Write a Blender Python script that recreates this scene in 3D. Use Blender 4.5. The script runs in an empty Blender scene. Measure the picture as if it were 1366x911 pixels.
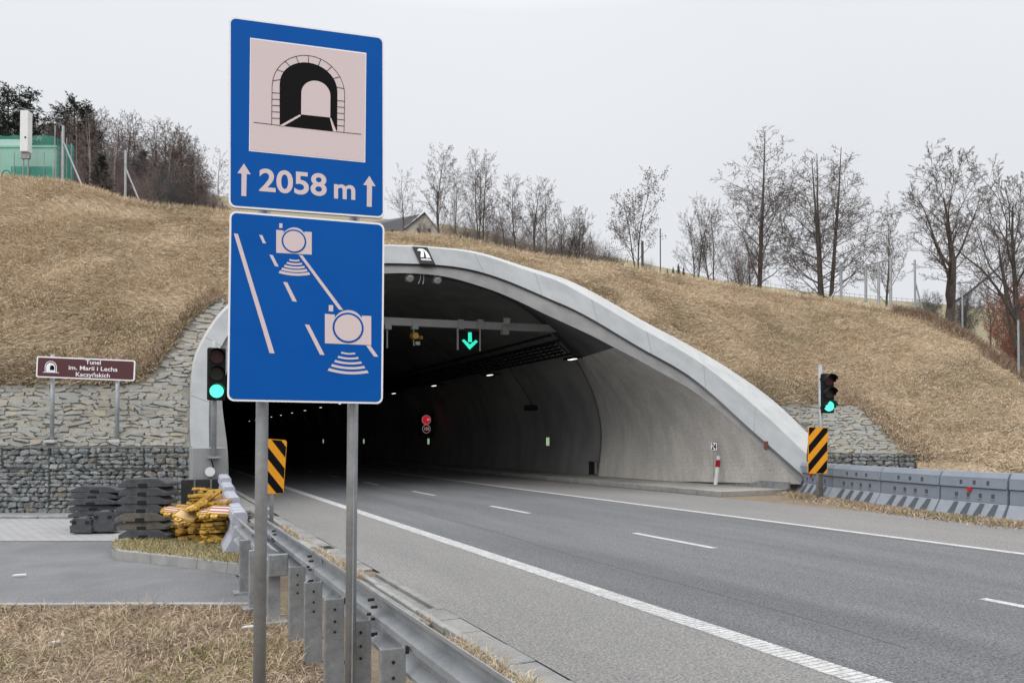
import bpy, math, random
import numpy as np
from mathutils import Vector, Matrix, noise as mnoise
R = math.radians
random.seed(7); rng = np.random.default_rng(7)
S = bpy.context.scene; COL = S.collection

# ------------------------------------------------------------------ camera, sky, sun, exposure
F = 1000.0; EYE = 1.65; TH = math.atan(488/1000); PI1 = R(1.0); VP0 = 588 - F*math.tan(PI1)
cam = bpy.data.objects.new('camera', bpy.data.cameras.new('camera')); COL.objects.link(cam)
cam.data.sensor_width = 36; cam.data.lens = 36*F/1366; cam.data.shift_y = (VP0-455.5)/1366
cam.data.clip_start = .05; cam.data.clip_end = 6000
cam.location = (0, 0, EYE); cam.rotation_euler = (R(90)+PI1, 0, -TH); S.camera = cam
CAM = Matrix.Rotation(-TH, 3, 'Z') @ Matrix.Rotation(R(90)+PI1, 3, 'X')
FW = Vector((math.sin(TH), math.cos(TH), 0)); RT = Vector((math.cos(TH), -math.sin(TH), 0))

w = bpy.data.worlds.new('World'); S.world = w; w.use_nodes = True
nt = w.node_tree; N = nt.nodes; bg = N['Background']
sky = N.new('ShaderNodeTexSky'); sky.sky_type = 'NISHITA'; sky.sun_disc = False
sky.sun_elevation = R(42); sky.sun_rotation = R(238); sky.dust_density = 4; sky.air_density = 1.2
hsv = N.new('ShaderNodeHueSaturation'); hsv.inputs['Saturation'].default_value = .25; hsv.inputs['Value'].default_value = 1.0
nt.links.new(sky.outputs[0], hsv.inputs['Color'])
geo = N.new('ShaderNodeTexCoord'); sep = N.new('ShaderNodeSeparateXYZ'); nt.links.new(geo.outputs['Generated'], sep.inputs[0])
rmp = N.new('ShaderNodeValToRGB'); nt.links.new(sep.outputs['Z'], rmp.inputs[0])       # overcast dome: brighter overhead
e = rmp.color_ramp.elements
e[0].position = 0; e[0].color = (7.8, 8.0, 8.5, 1); e[1].position = 1; e[1].color = (30, 30.2, 30.6, 1)
x_ = e.new(.30); x_.color = (8.3, 8.5, 8.9, 1); x_ = e.new(.50); x_.color = (9.1, 9.3, 9.7, 1); x_ = e.new(.72); x_.color = (22, 22.2, 22.7, 1)
nz = N.new('ShaderNodeTexNoise'); nz.inputs['Scale'].default_value = 2.2; nz.inputs['Detail'].default_value = 4
nt.links.new(geo.outputs['Generated'], nz.inputs['Vector'])
cl = N.new('ShaderNodeMapRange'); cl.inputs[3].default_value = .94; cl.inputs[4].default_value = 1.06; nt.links.new(nz.outputs[0], cl.inputs[0])
cm = N.new('ShaderNodeVectorMath'); cm.operation = 'SCALE'; nt.links.new(rmp.outputs[0], cm.inputs[0]); nt.links.new(cl.outputs[0], cm.inputs['Scale'])
mx = N.new('ShaderNodeMix'); mx.data_type = 'RGBA'; mx.inputs[0].default_value = .9
nt.links.new(hsv.outputs[0], mx.inputs[6]); nt.links.new(cm.outputs[0], mx.inputs[7])
nt.links.new(mx.outputs[2], bg.inputs[0]); bg.inputs[1].default_value = .1
sl = bpy.data.lights.new('sun', 'SUN'); sl.energy = 1.1; sl.angle = R(35); sl.color = (1, .97, .93)
so = bpy.data.objects.new('sun', sl); COL.objects.link(so); so.rotation_euler = (R(48), 0, R(-58))
S.view_settings.view_transform = 'Standard'; S.view_settings.look = 'None'; S.view_settings.exposure = 0; S.view_settings.gamma = 1
S.cycles.max_bounces = 8; S.cycles.diffuse_bounces = 5; S.cycles.glossy_bounces = 2

# ------------------------------------------------------------------ helpers
def ray(u, v): return CAM @ Vector(((u-683)/F, (VP0-v)/F, -1))
def P(u, v, d):                              # point seen at (u, v) at distance d ahead of the camera
    r = ray(u, v); return Vector((0, 0, EYE)) + r*(d/r.dot(FW))
def G(u, v, z=0.0):                          # point seen at (u, v) on a level z
    r = ray(u, v); return Vector((0, 0, EYE)) + r*((z-EYE)/r.z)
def UD(u, d, z):                             # column u, distance d, height z
    xc = (u-683)/F*(d*math.cos(PI1)+(z-EYE)*math.sin(PI1))
    q = RT*xc+FW*d; return Vector((q.x, q.y, z))
def elev(v, u=683):
    r = ray(u, v); return r.z/r.dot(FW)
def tag(o, label=None, cat=None, group=None, kind=None):
    if label: o['label'] = label
    if cat: o['category'] = cat
    if group: o['group'] = group
    if kind: o['kind'] = kind
    return o
def empty(name, loc, label=None, cat=None, group=None, rz=0):
    o = bpy.data.objects.new(name, None); COL.objects.link(o); o.location = loc; o.rotation_euler = (0, 0, rz)
    o.empty_display_size = .1
    return tag(o, label, cat, group)
def kids(o): return [c for c in bpy.data.objects if c.parent == o]
def dup(o, parent=None, **kw):
    c = o.copy(); COL.objects.link(c)
    if parent: c.parent = parent
    for ch in kids(o): dup(ch, c)
    for k, v_ in kw.items():
        if k in ('label', 'group'): c[k] = v_
        else: setattr(c, k, v_)
    return c
class MB:
    def __init__(s): s.v = []; s.f = []; s.c = []; s.g = []
    def add(s, vs, fs, col=None):
        n = len(s.v); s.g.append((n, len(s.f))); s.v += [tuple(p) for p in vs]; s.f += [tuple(i+n for i in f) for f in fs]
        if col is not None: s.c += [col]*len(vs)
        return s
    def box(s, c, d, M=None, col=None):
        x, y, z = d[0]/2, d[1]/2, d[2]/2; c = Vector(c)
        vs = [Vector(p) for p in ((-x,-y,-z),(x,-y,-z),(x,y,-z),(-x,y,-z),(-x,-y,z),(x,-y,z),(x,y,z),(-x,y,z))]
        if M is not None: vs = [M @ p for p in vs]
        return s.add([p+c for p in vs], [(0,3,2,1),(4,5,6,7),(0,1,5,4),(1,2,6,5),(2,3,7,6),(3,0,4,7)], col)
    def tube(s, pts, rad, n=8, cap=True, col=None):
        pts = [Vector(p) for p in pts]
        if not hasattr(rad, '__len__'): rad = [rad]*len(pts)
        vs = []; fs = []
        up = None
        for i, p in enumerate(pts):
            t = (pts[min(i+1, len(pts)-1)]-pts[max(i-1, 0)])
            if t.length < 1e-9: t = Vector((0, 0, 1))
            t.normalize()
            if up is None: up = Vector((1, 0, 0)) if abs(t.x) < .8 else Vector((0, 1, 0))
            a = (up-t*up.dot(t)).normalized(); b = t.cross(a); up = a
            for k in range(n):
                g = 2*math.pi*k/n; vs.append(p+(a*math.cos(g)+b*math.sin(g))*rad[i])
        for i in range(len(pts)-1):
            for k in range(n):
                k2 = (k+1) % n; fs.append((i*n+k, i*n+k2, (i+1)*n+k2, (i+1)*n+k))
        if cap: fs += [tuple(reversed(range(n))), tuple(range((len(pts)-1)*n, len(pts)*n))]
        return s.add(vs, fs, col)
    def prism(s, poly, o, X, Y, t):          # 2-D polygon in frame (o, X, Y), thickness t along X x Y
        o = Vector(o); X = Vector(X); Y = Vector(Y); Nn = X.cross(Y).normalized()*t
        a = [o+X*p[0]+Y*p[1] for p in poly]; n = len(a)
        area = sum(poly[i][0]*poly[(i+1) % n][1]-poly[(i+1) % n][0]*poly[i][1] for i in range(n))
        if area < 0: a.reverse()
        vs = a+[p+Nn for p in a]
        fs = [tuple(reversed(range(n))), tuple(range(n, 2*n))]+[(i, (i+1) % n, n+(i+1) % n, n+i) for i in range(n)]
        return s.add(vs, fs)
    def grid(s, rows):
        n = len(rows[0]); vs = [p for r_ in rows for p in r_]
        return s.add(vs, [(i*n+j, i*n+j+1, (i+1)*n+j+1, (i+1)*n+j) for i in range(len(rows)-1) for j in range(n-1)])
    def build_each(s, name, m, parent=None, **k):     # every added shape its own object
        out = []
        for i, (v0, f0) in enumerate(s.g):
            v1, f1 = s.g[i+1] if i+1 < len(s.g) else (len(s.v), len(s.f))
            q = MB(); q.v = s.v[v0:v1]; q.f = [tuple(j-v0 for j in f) for f in s.f[f0:f1]]; out.append(q.build(name, m, parent, **k))
        return out
    def build(s, name, m, parent=None, smooth=False, bevel=0, loc=None):
        me = bpy.data.meshes.new(name); me.from_pydata(s.v, [], s.f); me.materials.append(m)
        if s.c:
            at = me.color_attributes.new('col', 'FLOAT_COLOR', 'POINT')
            at.data.foreach_set('color', np.array([(*c[:3], 1) for c in s.c], dtype=np.float32).ravel())
        if smooth: me.polygons.foreach_set('use_smooth', [True]*len(me.polygons))
        me.update()
        o = bpy.data.objects.new(name, me); COL.objects.link(o)
        if parent: o.parent = parent
        if loc is not None: o.location = loc
        if bevel:
            b = o.modifiers.new('bevel', 'BEVEL'); b.width = bevel; b.segments = 2; b.limit_method = 'ANGLE'; b.angle_limit = R(40)
        return o
def rrect(x0, y0, x1, y1, r, n=6):
    out = []
    for cx, cy, a0 in ((x1-r, y0+r, -90), (x1-r, y1-r, 0), (x0+r, y1-r, 90), (x0+r, y0+r, 180)):
        for k in range(n+1):
            a = R(a0+90*k/n); out.append((cx+r*math.cos(a), cy+r*math.sin(a)))
    return out
def circ(cx, cy, r, n=28, a0=0, a1=360): return [(cx+r*math.cos(R(a0+(a1-a0)*k/n)), cy+r*math.sin(R(a0+(a1-a0)*k/n))) for k in range(n+(a1-a0 < 360))]
def text_mesh(txt, size, off=0.0, ext=.002, sx=1.0, align='CENTER'):
    cu = bpy.data.curves.new('t', 'FONT'); cu.body = txt; cu.size = size; cu.offset = off; cu.extrude = ext; cu.align_x = align; cu.align_y = 'CENTER'
    cu.resolution_u = 6; cu.space_line = .92
    o = bpy.data.objects.new('t', cu); COL.objects.link(o); dg = bpy.context.evaluated_depsgraph_get()
    me = bpy.data.meshes.new_from_object(o.evaluated_get(dg)); bpy.data.objects.remove(o); 
    vs = [(v.co.x*sx, v.co.y, v.co.z) for v in me.vertices]; fs = [tuple(p.vertices) for p in me.polygons]
    return vs, fs
def add_text(mb, txt, size, o, X, Y, **k):
    vs, fs = text_mesh(txt, size, **k); X = Vector(X); Y = Vector(Y); Z = X.cross(Y).normalized(); o = Vector(o)
    return mb.add([o+X*a+Y*b+Z*c for a, b, c in vs], fs)
# ------------------------------------------------------------------ materials
def mat(name, c1, c2=None, scale=4, rough=.85, bump=0, bscale=60, metal=0, spec=.3, emit=0, attr=False, stretch=(1, 1, 1), c3=None, fine=0, fscale=150, joints=None, trans=0):
    m = bpy.data.materials.new(name); m.use_nodes = True; t = m.node_tree; n = t.nodes; L = t.links
    b = n['Principled BSDF']; b.inputs['Roughness'].default_value = rough; b.inputs['Metallic'].default_value = metal
    b.inputs['Specular IOR Level'].default_value = spec
    tc = n.new('ShaderNodeTexCoord'); mp = n.new('ShaderNodeMapping'); mp.inputs['Scale'].default_value = stretch
    L.new(tc.outputs['Object'], mp.inputs[0]); out = None
    def noise(sc, det=6, src=mp):
        q = n.new('ShaderNodeTexNoise'); q.inputs['Scale'].default_value = sc; q.inputs['Detail'].default_value = det; q.inputs['Roughness'].default_value = .6
        L.new(src.outputs[0] if src is mp else src.outputs['Object'], q.inputs['Vector']); return q
    def mixc(fac, a, bcol, lo=.35, hi=.65, typ='MIX'):
        r = n.new('ShaderNodeMapRange'); r.inputs[1].default_value = lo; r.inputs[2].default_value = hi; L.new(fac, r.inputs[0])
        q = n.new('ShaderNodeMix'); q.data_type = 'RGBA'; q.blend_type = typ; L.new(r.outputs[0], q.inputs[0])
        for i, c in ((6, a), (7, bcol)):
            if isinstance(c, tuple): q.inputs[i].default_value = (*c, 1)
            else: L.new(c, q.inputs[i])
        return q.outputs[2]
    out = c1
    if attr:
        a = n.new('ShaderNodeAttribute'); a.attribute_name = 'col'; out = a.outputs['Color']
        if c2: out = mixc(noise(scale).outputs[0], out, c2, .45, .8)
    elif c2: out = mixc(noise(scale).outputs[0], c1, c2)
    if c3: out = mixc(noise(scale*.23, 5).outputs[0], out, c3, .5, .72)
    if fine:
        f_ = noise(fscale, 2, tc); q = n.new('ShaderNodeMapRange'); q.inputs[1].default_value = .3; q.inputs[2].default_value = .7
        q.inputs[3].default_value = 1-fine; q.inputs[4].default_value = 1+fine; L.new(f_.outputs[0], q.inputs[0])
        s_ = n.new('ShaderNodeVectorMath'); s_.operation = 'SCALE'; L.new(q.outputs[0], s_.inputs['Scale'])
        if isinstance(out, tuple): s_.inputs[0].default_value = out
        else: L.new(out, s_.inputs[0])
        out = s_.outputs[0]
    if isinstance(out, tuple): b.inputs['Base Color'].default_value = (*out, 1)
    else: L.new(out, b.inputs['Base Color'])
    if bump:
        bn = noise(bscale, 4, tc); bp = n.new('ShaderNodeBump'); bp.inputs['Strength'].default_value = min(1, bump); bp.inputs['Distance'].default_value = .02
        L.new(bn.outputs[0], bp.inputs['Height']); L.new(bp.outputs[0], b.inputs['Normal'])
    if emit:
        b.inputs['Emission Color'].default_value = (*c1, 1); b.inputs['Emission Strength'].default_value = emit
    if trans: b.inputs['Alpha'].default_value = trans
    return m
M = {}
M['asphalt'] = mat('asphalt', (.113, .116, .123), (.147, .149, .155), 1.3, .85, .5, 120, c3=(.088, .089, .094), fine=.6, fscale=50, stretch=(1, .12, 1), spec=.25)
M['shoulder'] = mat('asphalt_shoulder', (.182, .179, .175), (.21, .206, .20), .8, .9, .5, 120, c3=(.15, .147, .144), fine=.45, fscale=50, stretch=(1, .2, 1), spec=.2)
M['service'] = mat('asphalt_service', (.135, .137, .145), (.175, .176, .182), 1.1, .9, .5, 120, c3=(.10, .10, .105), fine=.28, fscale=60)
M['paint'] = mat('road_paint', (.50, .50, .50), (.36, .36, .36), 7, .8, .4, 90, c3=(.42, .42, .41), fine=.28, fscale=40)
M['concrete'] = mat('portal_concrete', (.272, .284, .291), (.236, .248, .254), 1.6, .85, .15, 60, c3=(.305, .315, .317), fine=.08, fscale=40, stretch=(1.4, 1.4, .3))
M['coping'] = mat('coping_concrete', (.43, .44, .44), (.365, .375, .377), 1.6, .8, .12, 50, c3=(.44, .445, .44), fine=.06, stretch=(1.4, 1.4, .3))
M['ring'] = mat('ring_concrete', (.17, .17, .168), (.13, .13, .13), 1.6, .9, .2, 40, c3=(.20, .20, .195), fine=.08)  # ring darker than the collar: downward soffit shade put into the colour
M['wallcon'] = mat('wall_concrete', (.58, .56, .53), (.44, .43, .41), 1.5, .9, .25, 25, c3=(.62, .59, .54), fine=.12, fscale=14, stretch=(1, 1, .28))
M['lining'] = mat('lining_falloff_grey', (.30, .30, .297), (.225, .225, .222), 1.2, .8, .2, 20, c3=(.33, .33, .322), stretch=(1, 1, .3))  # darker than the portal wall mainly to paint in light falloff past the joint
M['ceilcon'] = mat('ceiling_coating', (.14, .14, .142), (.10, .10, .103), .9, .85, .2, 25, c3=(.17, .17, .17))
M['walk'] = mat('walkway_concrete', (.30, .29, .27), (.22, .21, .195), 2, .9, .3, 60, c3=(.36, .34, .31), fine=.15)
M['gutter'] = mat('gutter_concrete', (.24, .24, .235), (.17, .17, .165), 3, .9, .5, 50, c3=(.30, .29, .275), fine=.2, fscale=70)
M['kerb'] = mat('kerb_concrete', (.30, .30, .29), (.22, .22, .215), 3, .9, .3, 60, fine=.12)
M['paver'] = mat('paver_concrete', (.26, .26, .26), (.20, .20, .20), 2, .9, .3, 40, c3=(.29, .288, .28), fine=.1)
M['soil'] = mat('dry_soil', (.22, .172, .125), (.15, .115, .083), 3, .95, 1, 30, c3=(.19, .165, .10), fine=.3, fscale=40)
M['hill'] = mat('hill_thatch', (.36, .285, .195), (.25, .19, .125), 1.3, .95, 1, 12, c3=(.34, .245, .14), fine=.35, fscale=14)
M['grass'] = mat('dry_grass', (.4, .3, .15), rough=.8, attr=True, spec=.15)
M['field'] = mat('field_turf', (.235, .20, .13), (.17, .155, .085), .6, .95, 1, 8, c3=(.27, .225, .15), fine=.3, fscale=10)
M['stone'] = mat('paving_stone', (.4, .38, .33), (.17, .168, .155), 5, .9, .6, 25, attr=True, fine=.15, fscale=30)
M['mortar'] = mat('joint_dirt', (.17, .162, .14), (.12, .115, .10), 4, .95, .5, 30)
M['gabion'] = mat('gabion_stone', (.2, .21, .21), (.10, .105, .105), 6, .85, .6, 30, attr=True, fine=.18, fscale=35)
M['dark'] = mat('dark_gap', (.015, .016, .017), rough=.9)
M['wire'] = mat('gabion_wire', (.10, .105, .105), rough=.5, metal=.6)
M['galv'] = mat('galvanised_steel', (.37, .39, .41), (.28, .30, .32), 7, .5, .08, 40, metal=.45, spec=.4, c3=(.43, .45, .47), fine=.06, fscale=50)
M['galvd'] = mat('galvanised_steel_dull', (.30, .31, .32), (.20, .21, .215), 9, .6, .1, 40, metal=.35, c3=(.36, .37, .375), fine=.1, fscale=60)
M['bolt'] = mat('bolt_steel', (.06, .06, .062), (.03, .03, .03), 30, .5, metal=.6)
M['blue'] = mat('sign_blue', (.002, .080, .35), (.003, .087, .365), 3, .6, spec=.08)
M['white'] = mat('sign_white', (.80, .79, .82), rough=.4)
M['pink'] = mat('sign_reflective_white', (.63, .525, .53), (.61, .515, .53), 3, .45)
M['black'] = mat('sign_black', (.006, .006, .007), rough=.7, spec=.08)
M['brown'] = mat('sign_brown', (.085, .028, .032), rough=.5)
M['orange'] = mat('board_orange', (.80, .34, .012), (.74, .30, .012), 4, .45)
M['alu'] = mat('sign_back', (.42, .43, .44), rough=.45, metal=.5)
M['housing'] = mat('signal_housing', (.011, .011, .013), rough=.6, spec=.15)
M['redlens'] = mat('red_lens', (.055, .012, .014), rough=.3)
M['amberlens'] = mat('amber_lens', (.03, .024, .015), rough=.3)
M['greenlamp'] = mat('green_lamp', (.10, 1, .62), emit=1.35)
M['greenlamp2'] = mat('green_lamp_side', (.0, .75, .55), emit=1.1)
M['arrow'] = mat('green_arrow_light', (.04, .85, .58), emit=.85)
M['tube'] = mat('tunnel_lamp', (1, .97, .88), emit=1.7)
M['exit'] = mat('exit_light', (.62, .9, .55), emit=.55)
M['vmsred'] = mat('red_sign_light', (.75, .02, .04), emit=.5)
M['vmspale'] = mat('pale_sign_light', (.75, .45, .5), emit=.5)
M['bar_grey'] = mat('barrier_plastic', (.218, .247, .292), (.19, .215, .255), 3, .65, .06, 30, c3=(.245, .273, .315), fine=.05)
M['bar_light'] = mat('barrier_plastic_faded', (.27, .295, .335), (.225, .247, .285), 4, .7, .06, 30, fine=.05)
M['bar_white'] = mat('barrier_white', (.36, .375, .43), (.30, .31, .36), 3, .6, .1, 30, c3=(.40, .41, .46), fine=.06)
M['rubber'] = mat('recycled_rubber', (.075, .078, .086), (.050, .052, .057), 8, .75, .5, 50, fine=.2, fscale=60)
M['rubber2'] = mat('dusty_rubber', (.15, .132, .11), (.085, .08, .074), 6, .9, .5, 50, fine=.2, fscale=60)
M['yellow'] = mat('yellow_plastic', (.50, .295, .03), (.34, .19, .02), 6, .6, .2, 40, c3=(.55, .37, .11), fine=.12)
M['cream'] = mat('faded_yellow', (.52, .38, .20), (.42, .29, .13), 8, .7)
M['stripe_red'] = mat('stripe_red', (.28, .065, .075), rough=.5)
M['stripe_white'] = mat('stripe_white', (.56, .47, .42), rough=.5)
M['speaker'] = mat('speaker_grey', (.40, .41, .41), rough=.5)
M['bark'] = mat('bark_grey', (.10, .085, .076), (.06, .052, .047), 8, .95, .6, 20)
M['twig'] = mat('twig_brown', (.135, .112, .102), (.095, .08, .075), 2, .95)
M['twigred'] = mat('twig_russet_hazed', (.20, .155, .148), (.15, .118, .114), 1.2, .95)  # russet twigs, paled: slight haze over the left wood put into the colour
M['birch'] = mat('birch_bark', (.34, .32, .30), (.16, .14, .13), 3, .9, stretch=(1, 1, 3))
M['leafdry'] = mat('dry_leaf', (.15, .12, .095), (.10, .082, .068), 3, .9)
M['leafred'] = mat('copper_leaf', (.30, .11, .075), (.20, .085, .06), 3, .85)
M['needle'] = mat('pine_needle', (.030, .045, .036), (.045, .060, .046), 1.5, .9)
M['shrub'] = mat('grey_shrub', (.085, .088, .088), (.06, .064, .066), 2, .95)
M['roof'] = mat('roof_tile', (.10, .105, .12), (.075, .08, .09), 6, .8, .5, 20)
M['render'] = mat('house_wall', (.42, .40, .37), (.34, .32, .30), 5, .9)
M['window'] = mat('window_glass', (.06, .07, .08), rough=.15)
M['net'] = mat('green_net', (.05, .33, .25), (.06, .38, .29), 4, .8, trans=.5)
M['netdark'] = mat('green_mesh_fence', (.02, .19, .15), (.03, .24, .18), 4, .8, trans=.8)
M['cabin'] = mat('cabin_panel', (.50, .58, .54), rough=.7)
M['boxwhite'] = mat('white_panel', (.70, .72, .73), (.64, .66, .67), 3, .6)
M['membrane'] = mat('black_membrane', (.018, .019, .021), (.03, .03, .032), 4, .5)
# ------------------------------------------------------------------ ground and roads
def sheet(name, pts, m, z=None, kind='structure'):
    mb = MB(); mb.add([(p[0], p[1], z if z is not None else p[2]) for p in pts], [tuple(range(len(pts)))])
    return tag(mb.build(name, m), kind=kind)
def rect(name, x0, x1, y0, y1, z, m): return sheet(name, [(x0, y0), (x1, y0), (x1, y1), (x0, y1)], m, z)
XL, XD, XR = 4.45, 7.85, 11.5
rect('ground', -2500, 2500, -2500, 2500, -.03, M['soil'])
rect('road', XL, XR, -40, 200, 0.004, M['asphalt'])
rect('road_shoulder', 2.647, XL, -40, 200, .004, M['shoulder'])
rect('road_shoulder', XR, 15.05, -40, 200, .004, M['shoulder'])
pm = MB()
y = -2.0
while y < 200:                                              # profiled edge line: small cross ribs near by, plain further on
    if y < 18:
        pm.box((XL, y+.022, .0085), (.24, .044, .007)); pm.box((XL, y+.03, .0065), (.235, .06, .002)); y += .06
    else:
        pm.box((XL, y+6, .0075), (.24, 12, .004)); y += 12
tag(pm.build('edge_line', M['paint']), kind='structure')
pm = MB(); pm.box((XR, 80, .0075), (.16, 240, .004)); tag(pm.build('edge_line', M['paint']), kind='structure')
pm = MB()
for k in range(-1, 26): pm.box((XD, 3.85+6.2*k+(0 if k else 0), .0075), (.12, 2.1, .004))
tag(pm.build('lane_line', M['paint']), kind='structure')
# repair seam and tar joint in the near lane
mb = MB()
pts = [Vector((XL+1.0+.05*math.sin(k*.7)+.02*k, 4+.8*k, .0062)) for k in range(24)]
mb.grid([[p+Vector((-.011, 0, 0)) for p in pts], [p+Vector((.011, 0, 0)) for p in pts]])
mt = mat('tar_seam', (.09, .091, .095), rough=.8); tag(mb.build('road_seam', mt), kind='structure')
# gutter of concrete slabs with a sunken drain basin
mb = MB(); y = -4.0
while y < 17:
    L_ = .5
    if not (6.9 < y < 9.1):
        mb.box((2.525, y+L_/2, -.02+random.uniform(-.006, .006)), (.235, L_-.012, .05), Matrix.Rotation(random.uniform(-.012, .012), 3, 'Z'))
    y += L_
mb.box((2.60, 8.0, -.01), (.085, 2.2, .056)); mb.box((2.50, 8.0, -.04), (.14, 2.2, .032)); mb.box((2.42, 8.0, -.015), (.05, 2.2, .05))
tag(mb.build('gutter', M['gutter'], bevel=.008), kind='structure')
mb = MB(); y = -4.0
while y < 17:
    L_ = random.uniform(.7, 1.0); mb.box((2.37+random.uniform(-.012, .012), y+L_/2, .0), (.07, L_-.015, .06+random.uniform(0, .015)), Matrix.Rotation(random.uniform(-.015, .015), 3, 'Z')); y += L_
tag(mb.build('gutter_kerb', M['kerb'], bevel=.01), kind='structure')
mb = MB(); mb.box((2.1, 7.6, .0), (.42, 2.4, .03)); mb.box((2.05, 11.4, .01), (.5, .7, .05)); tag(mb.build('concrete_apron', M['gutter'], bevel=.01), kind='structure')
mb = MB(); mb.box((2.16, 11.55, .06), (.14, .5, .10), Matrix.Rotation(.25, 3, 'Z') @ Matrix.Rotation(.12, 3, 'X'))
tag(mb.build('loose_kerb_stone', M['kerb'], bevel=.01), 'short loose pale kerb stone lying tilted beside the gutter hole', 'kerb stone')
mb = MB(); mb.add([(2.27, 11.2, .009), (2.62, 11.2, .009), (2.60, 11.85, .009), (2.30, 11.85, .009)], [(0, 1, 2, 3)])
tag(mb.build('drain_hole', M['dark']), kind='structure')
# service road, pavers, strip in front of the gabions (all square to the wing wall)
def cf(xc, d, z=0): q = RT*xc+FW*d; return Vector((q.x, q.y, z))
def xr(d, x=1.0): return (x-math.sin(TH)*d)/math.cos(TH)
sheet('service_road', [cf(-40, 7.62), cf(xr(7.62), 7.62), cf(xr(12.35), 12.35), cf(-40, 12.5)], M['service'], .003)
mb = MB(); q0 = cf(-40, 7.57); q1 = cf(xr(7.57), 7.57)
n_ = 42
for k in range(n_):
    a = q0.lerp(q1, k/n_); b = q0.lerp(q1, (k+.985)/n_)
    mb.box(((a+b)/2)+Vector((0, 0, .002+random.uniform(0, .006))), ((b-a).length, .085, .03), Matrix.Rotation(-TH, 3, 'Z'))
tag(mb.build('service_road_kerb', M['kerb'], bevel=.006), kind='structure')
mp_ = bpy.data.materials.new('paver_blocks'); mp_.use_nodes = True; t = mp_.node_tree
tc = t.nodes.new('ShaderNodeTexCoord'); bk = t.nodes.new('ShaderNodeTexBrick'); mpn = t.nodes.new('ShaderNodeMapping'); mpn.inputs['Rotation'].default_value = (0, 0, TH)
t.links.new(tc.outputs['Object'], mpn.inputs[0]); t.links.new(mpn.outputs[0], bk.inputs['Vector'])
bk.inputs['Color1'].default_value = (.255, .256, .262, 1); bk.inputs['Color2'].default_value = (.295, .295, .295, 1); bk.inputs['Mortar'].default_value = (.15, .15, .148, 1)
bk.inputs['Scale'].default_value = 1; bk.inputs['Brick Width'].default_value = .2; bk.inputs['Row Height'].default_value = .12; bk.inputs['Mortar Size'].default_value = .008
t.links.new(bk.outputs[0], t.nodes['Principled BSDF'].inputs['Base Color']); t.nodes['Principled BSDF'].inputs['Roughness'].default_value = .9
isl = lambda u, v: G(u, v, .12)
sheet('paved_area', [cf(-40, 12.5), cf(-5.9, 12.38), cf(-6.0, 12.9), cf(-7.6, 15.9), cf(-40, 15.9)], mp_, .006)
sheet('paved_strip', [cf(-40, 16.05), cf(-7.0, 16.05), cf(-7.0, 17.3), cf(-40, 17.3)], M['paver'], .02)
mb = MB()
for k in range(30):
    mb.box(cf(-7.5-k*1.02, 15.98, .02), (1.0, .14, .07), Matrix.Rotation(-TH, 3, 'Z'))
tag(mb.build('drain_channel', M['galvd'], bevel=.01), kind='structure')
# island
ka = [cf(-9.0, 16.4), isl(148, 727), isl(150, 732), isl(158, 735.5), isl(200, 739.5), isl(262, 746.5), isl(345, 756)]
ka = [Vector((p.x, p.y, 0)) for p in ka]
ka[0] = Vector((ka[1].x, ka[1].y, 0))+(cf(-1.5, 4.0)-cf(0, 0))
ka[0] = cf(-7.55, 16.9)
inner = []
def offs(path, d):
    out = []
    for i, p in enumerate(path):
        a = path[max(i-1, 0)]; b = path[min(i+1, len(path)-1)]; t_ = (b-a).normalized(); out.append(p+Vector((-t_.y, t_.x, 0))*d)
    return out
ki = offs(ka, .13)
sheet('island', [(p.x, p.y) for p in ki]+[(1.35, 11.0), (1.6, 17.2), (.6, 18.2)], M['soil'], .105)
mb = MB()
for i in range(len(ka)-1):
    L_ = (ka[i+1]-ka[i]).length; n_ = max(1, round(L_/.62))
    for k in range(n_):
        a, b, c, d = [x.lerp(y_, q) for x, y_, q in ((ka[i], ka[i+1], k/n_), (ka[i], ka[i+1], (k+.992)/n_), (ki[i], ki[i+1], (k+.992)/n_), (ki[i], ki[i+1], k/n_))]
        h = Vector((0, 0, .13)); z0 = Vector((0, 0, -.02))
        mb.add([a+z0, b+z0, c+z0, d+z0, a+h+(d-a)*.12, b+h+(c-b)*.12, c+h, d+h], [(0, 3, 2, 1), (4, 5, 6, 7), (0, 1, 5, 4), (1, 2, 6, 5), (2, 3, 7, 6), (3, 0, 4, 7)])
tag(mb.build('island_kerb', M['kerb'], bevel=.008), kind='structure')
# walkways inside the tunnel
def walkway(name, x0, x1, y0, y1, side):
    mb = MB(); mb.box(((x0+x1)/2, (y0+y1)/2, .075), (x1-x0, y1-y0, .15)); tag(mb.build(name, M['walk']), kind='structure')
    mb = MB(); y = y0
    while y < min(y1, 60):
        mb.box((side, y+.49, .08), (.15, .97, .17)); y += 1
    mb.box((side, (y+y1)/2, .08), (.15, y1-y, .17)); tag(mb.build('walkway_kerb', M['kerb'], bevel=.012), kind='structure')
walkway('walkway', 15.33, 18.3, 17.2, 200, 15.25); walkway('walkway', .9, 2.3, 17.0, 200, 2.4)
sheet('verge', [(15.05, -40), (30, -40), (30, 17.2), (15.05, 18)], M['soil'], -.005)

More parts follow.
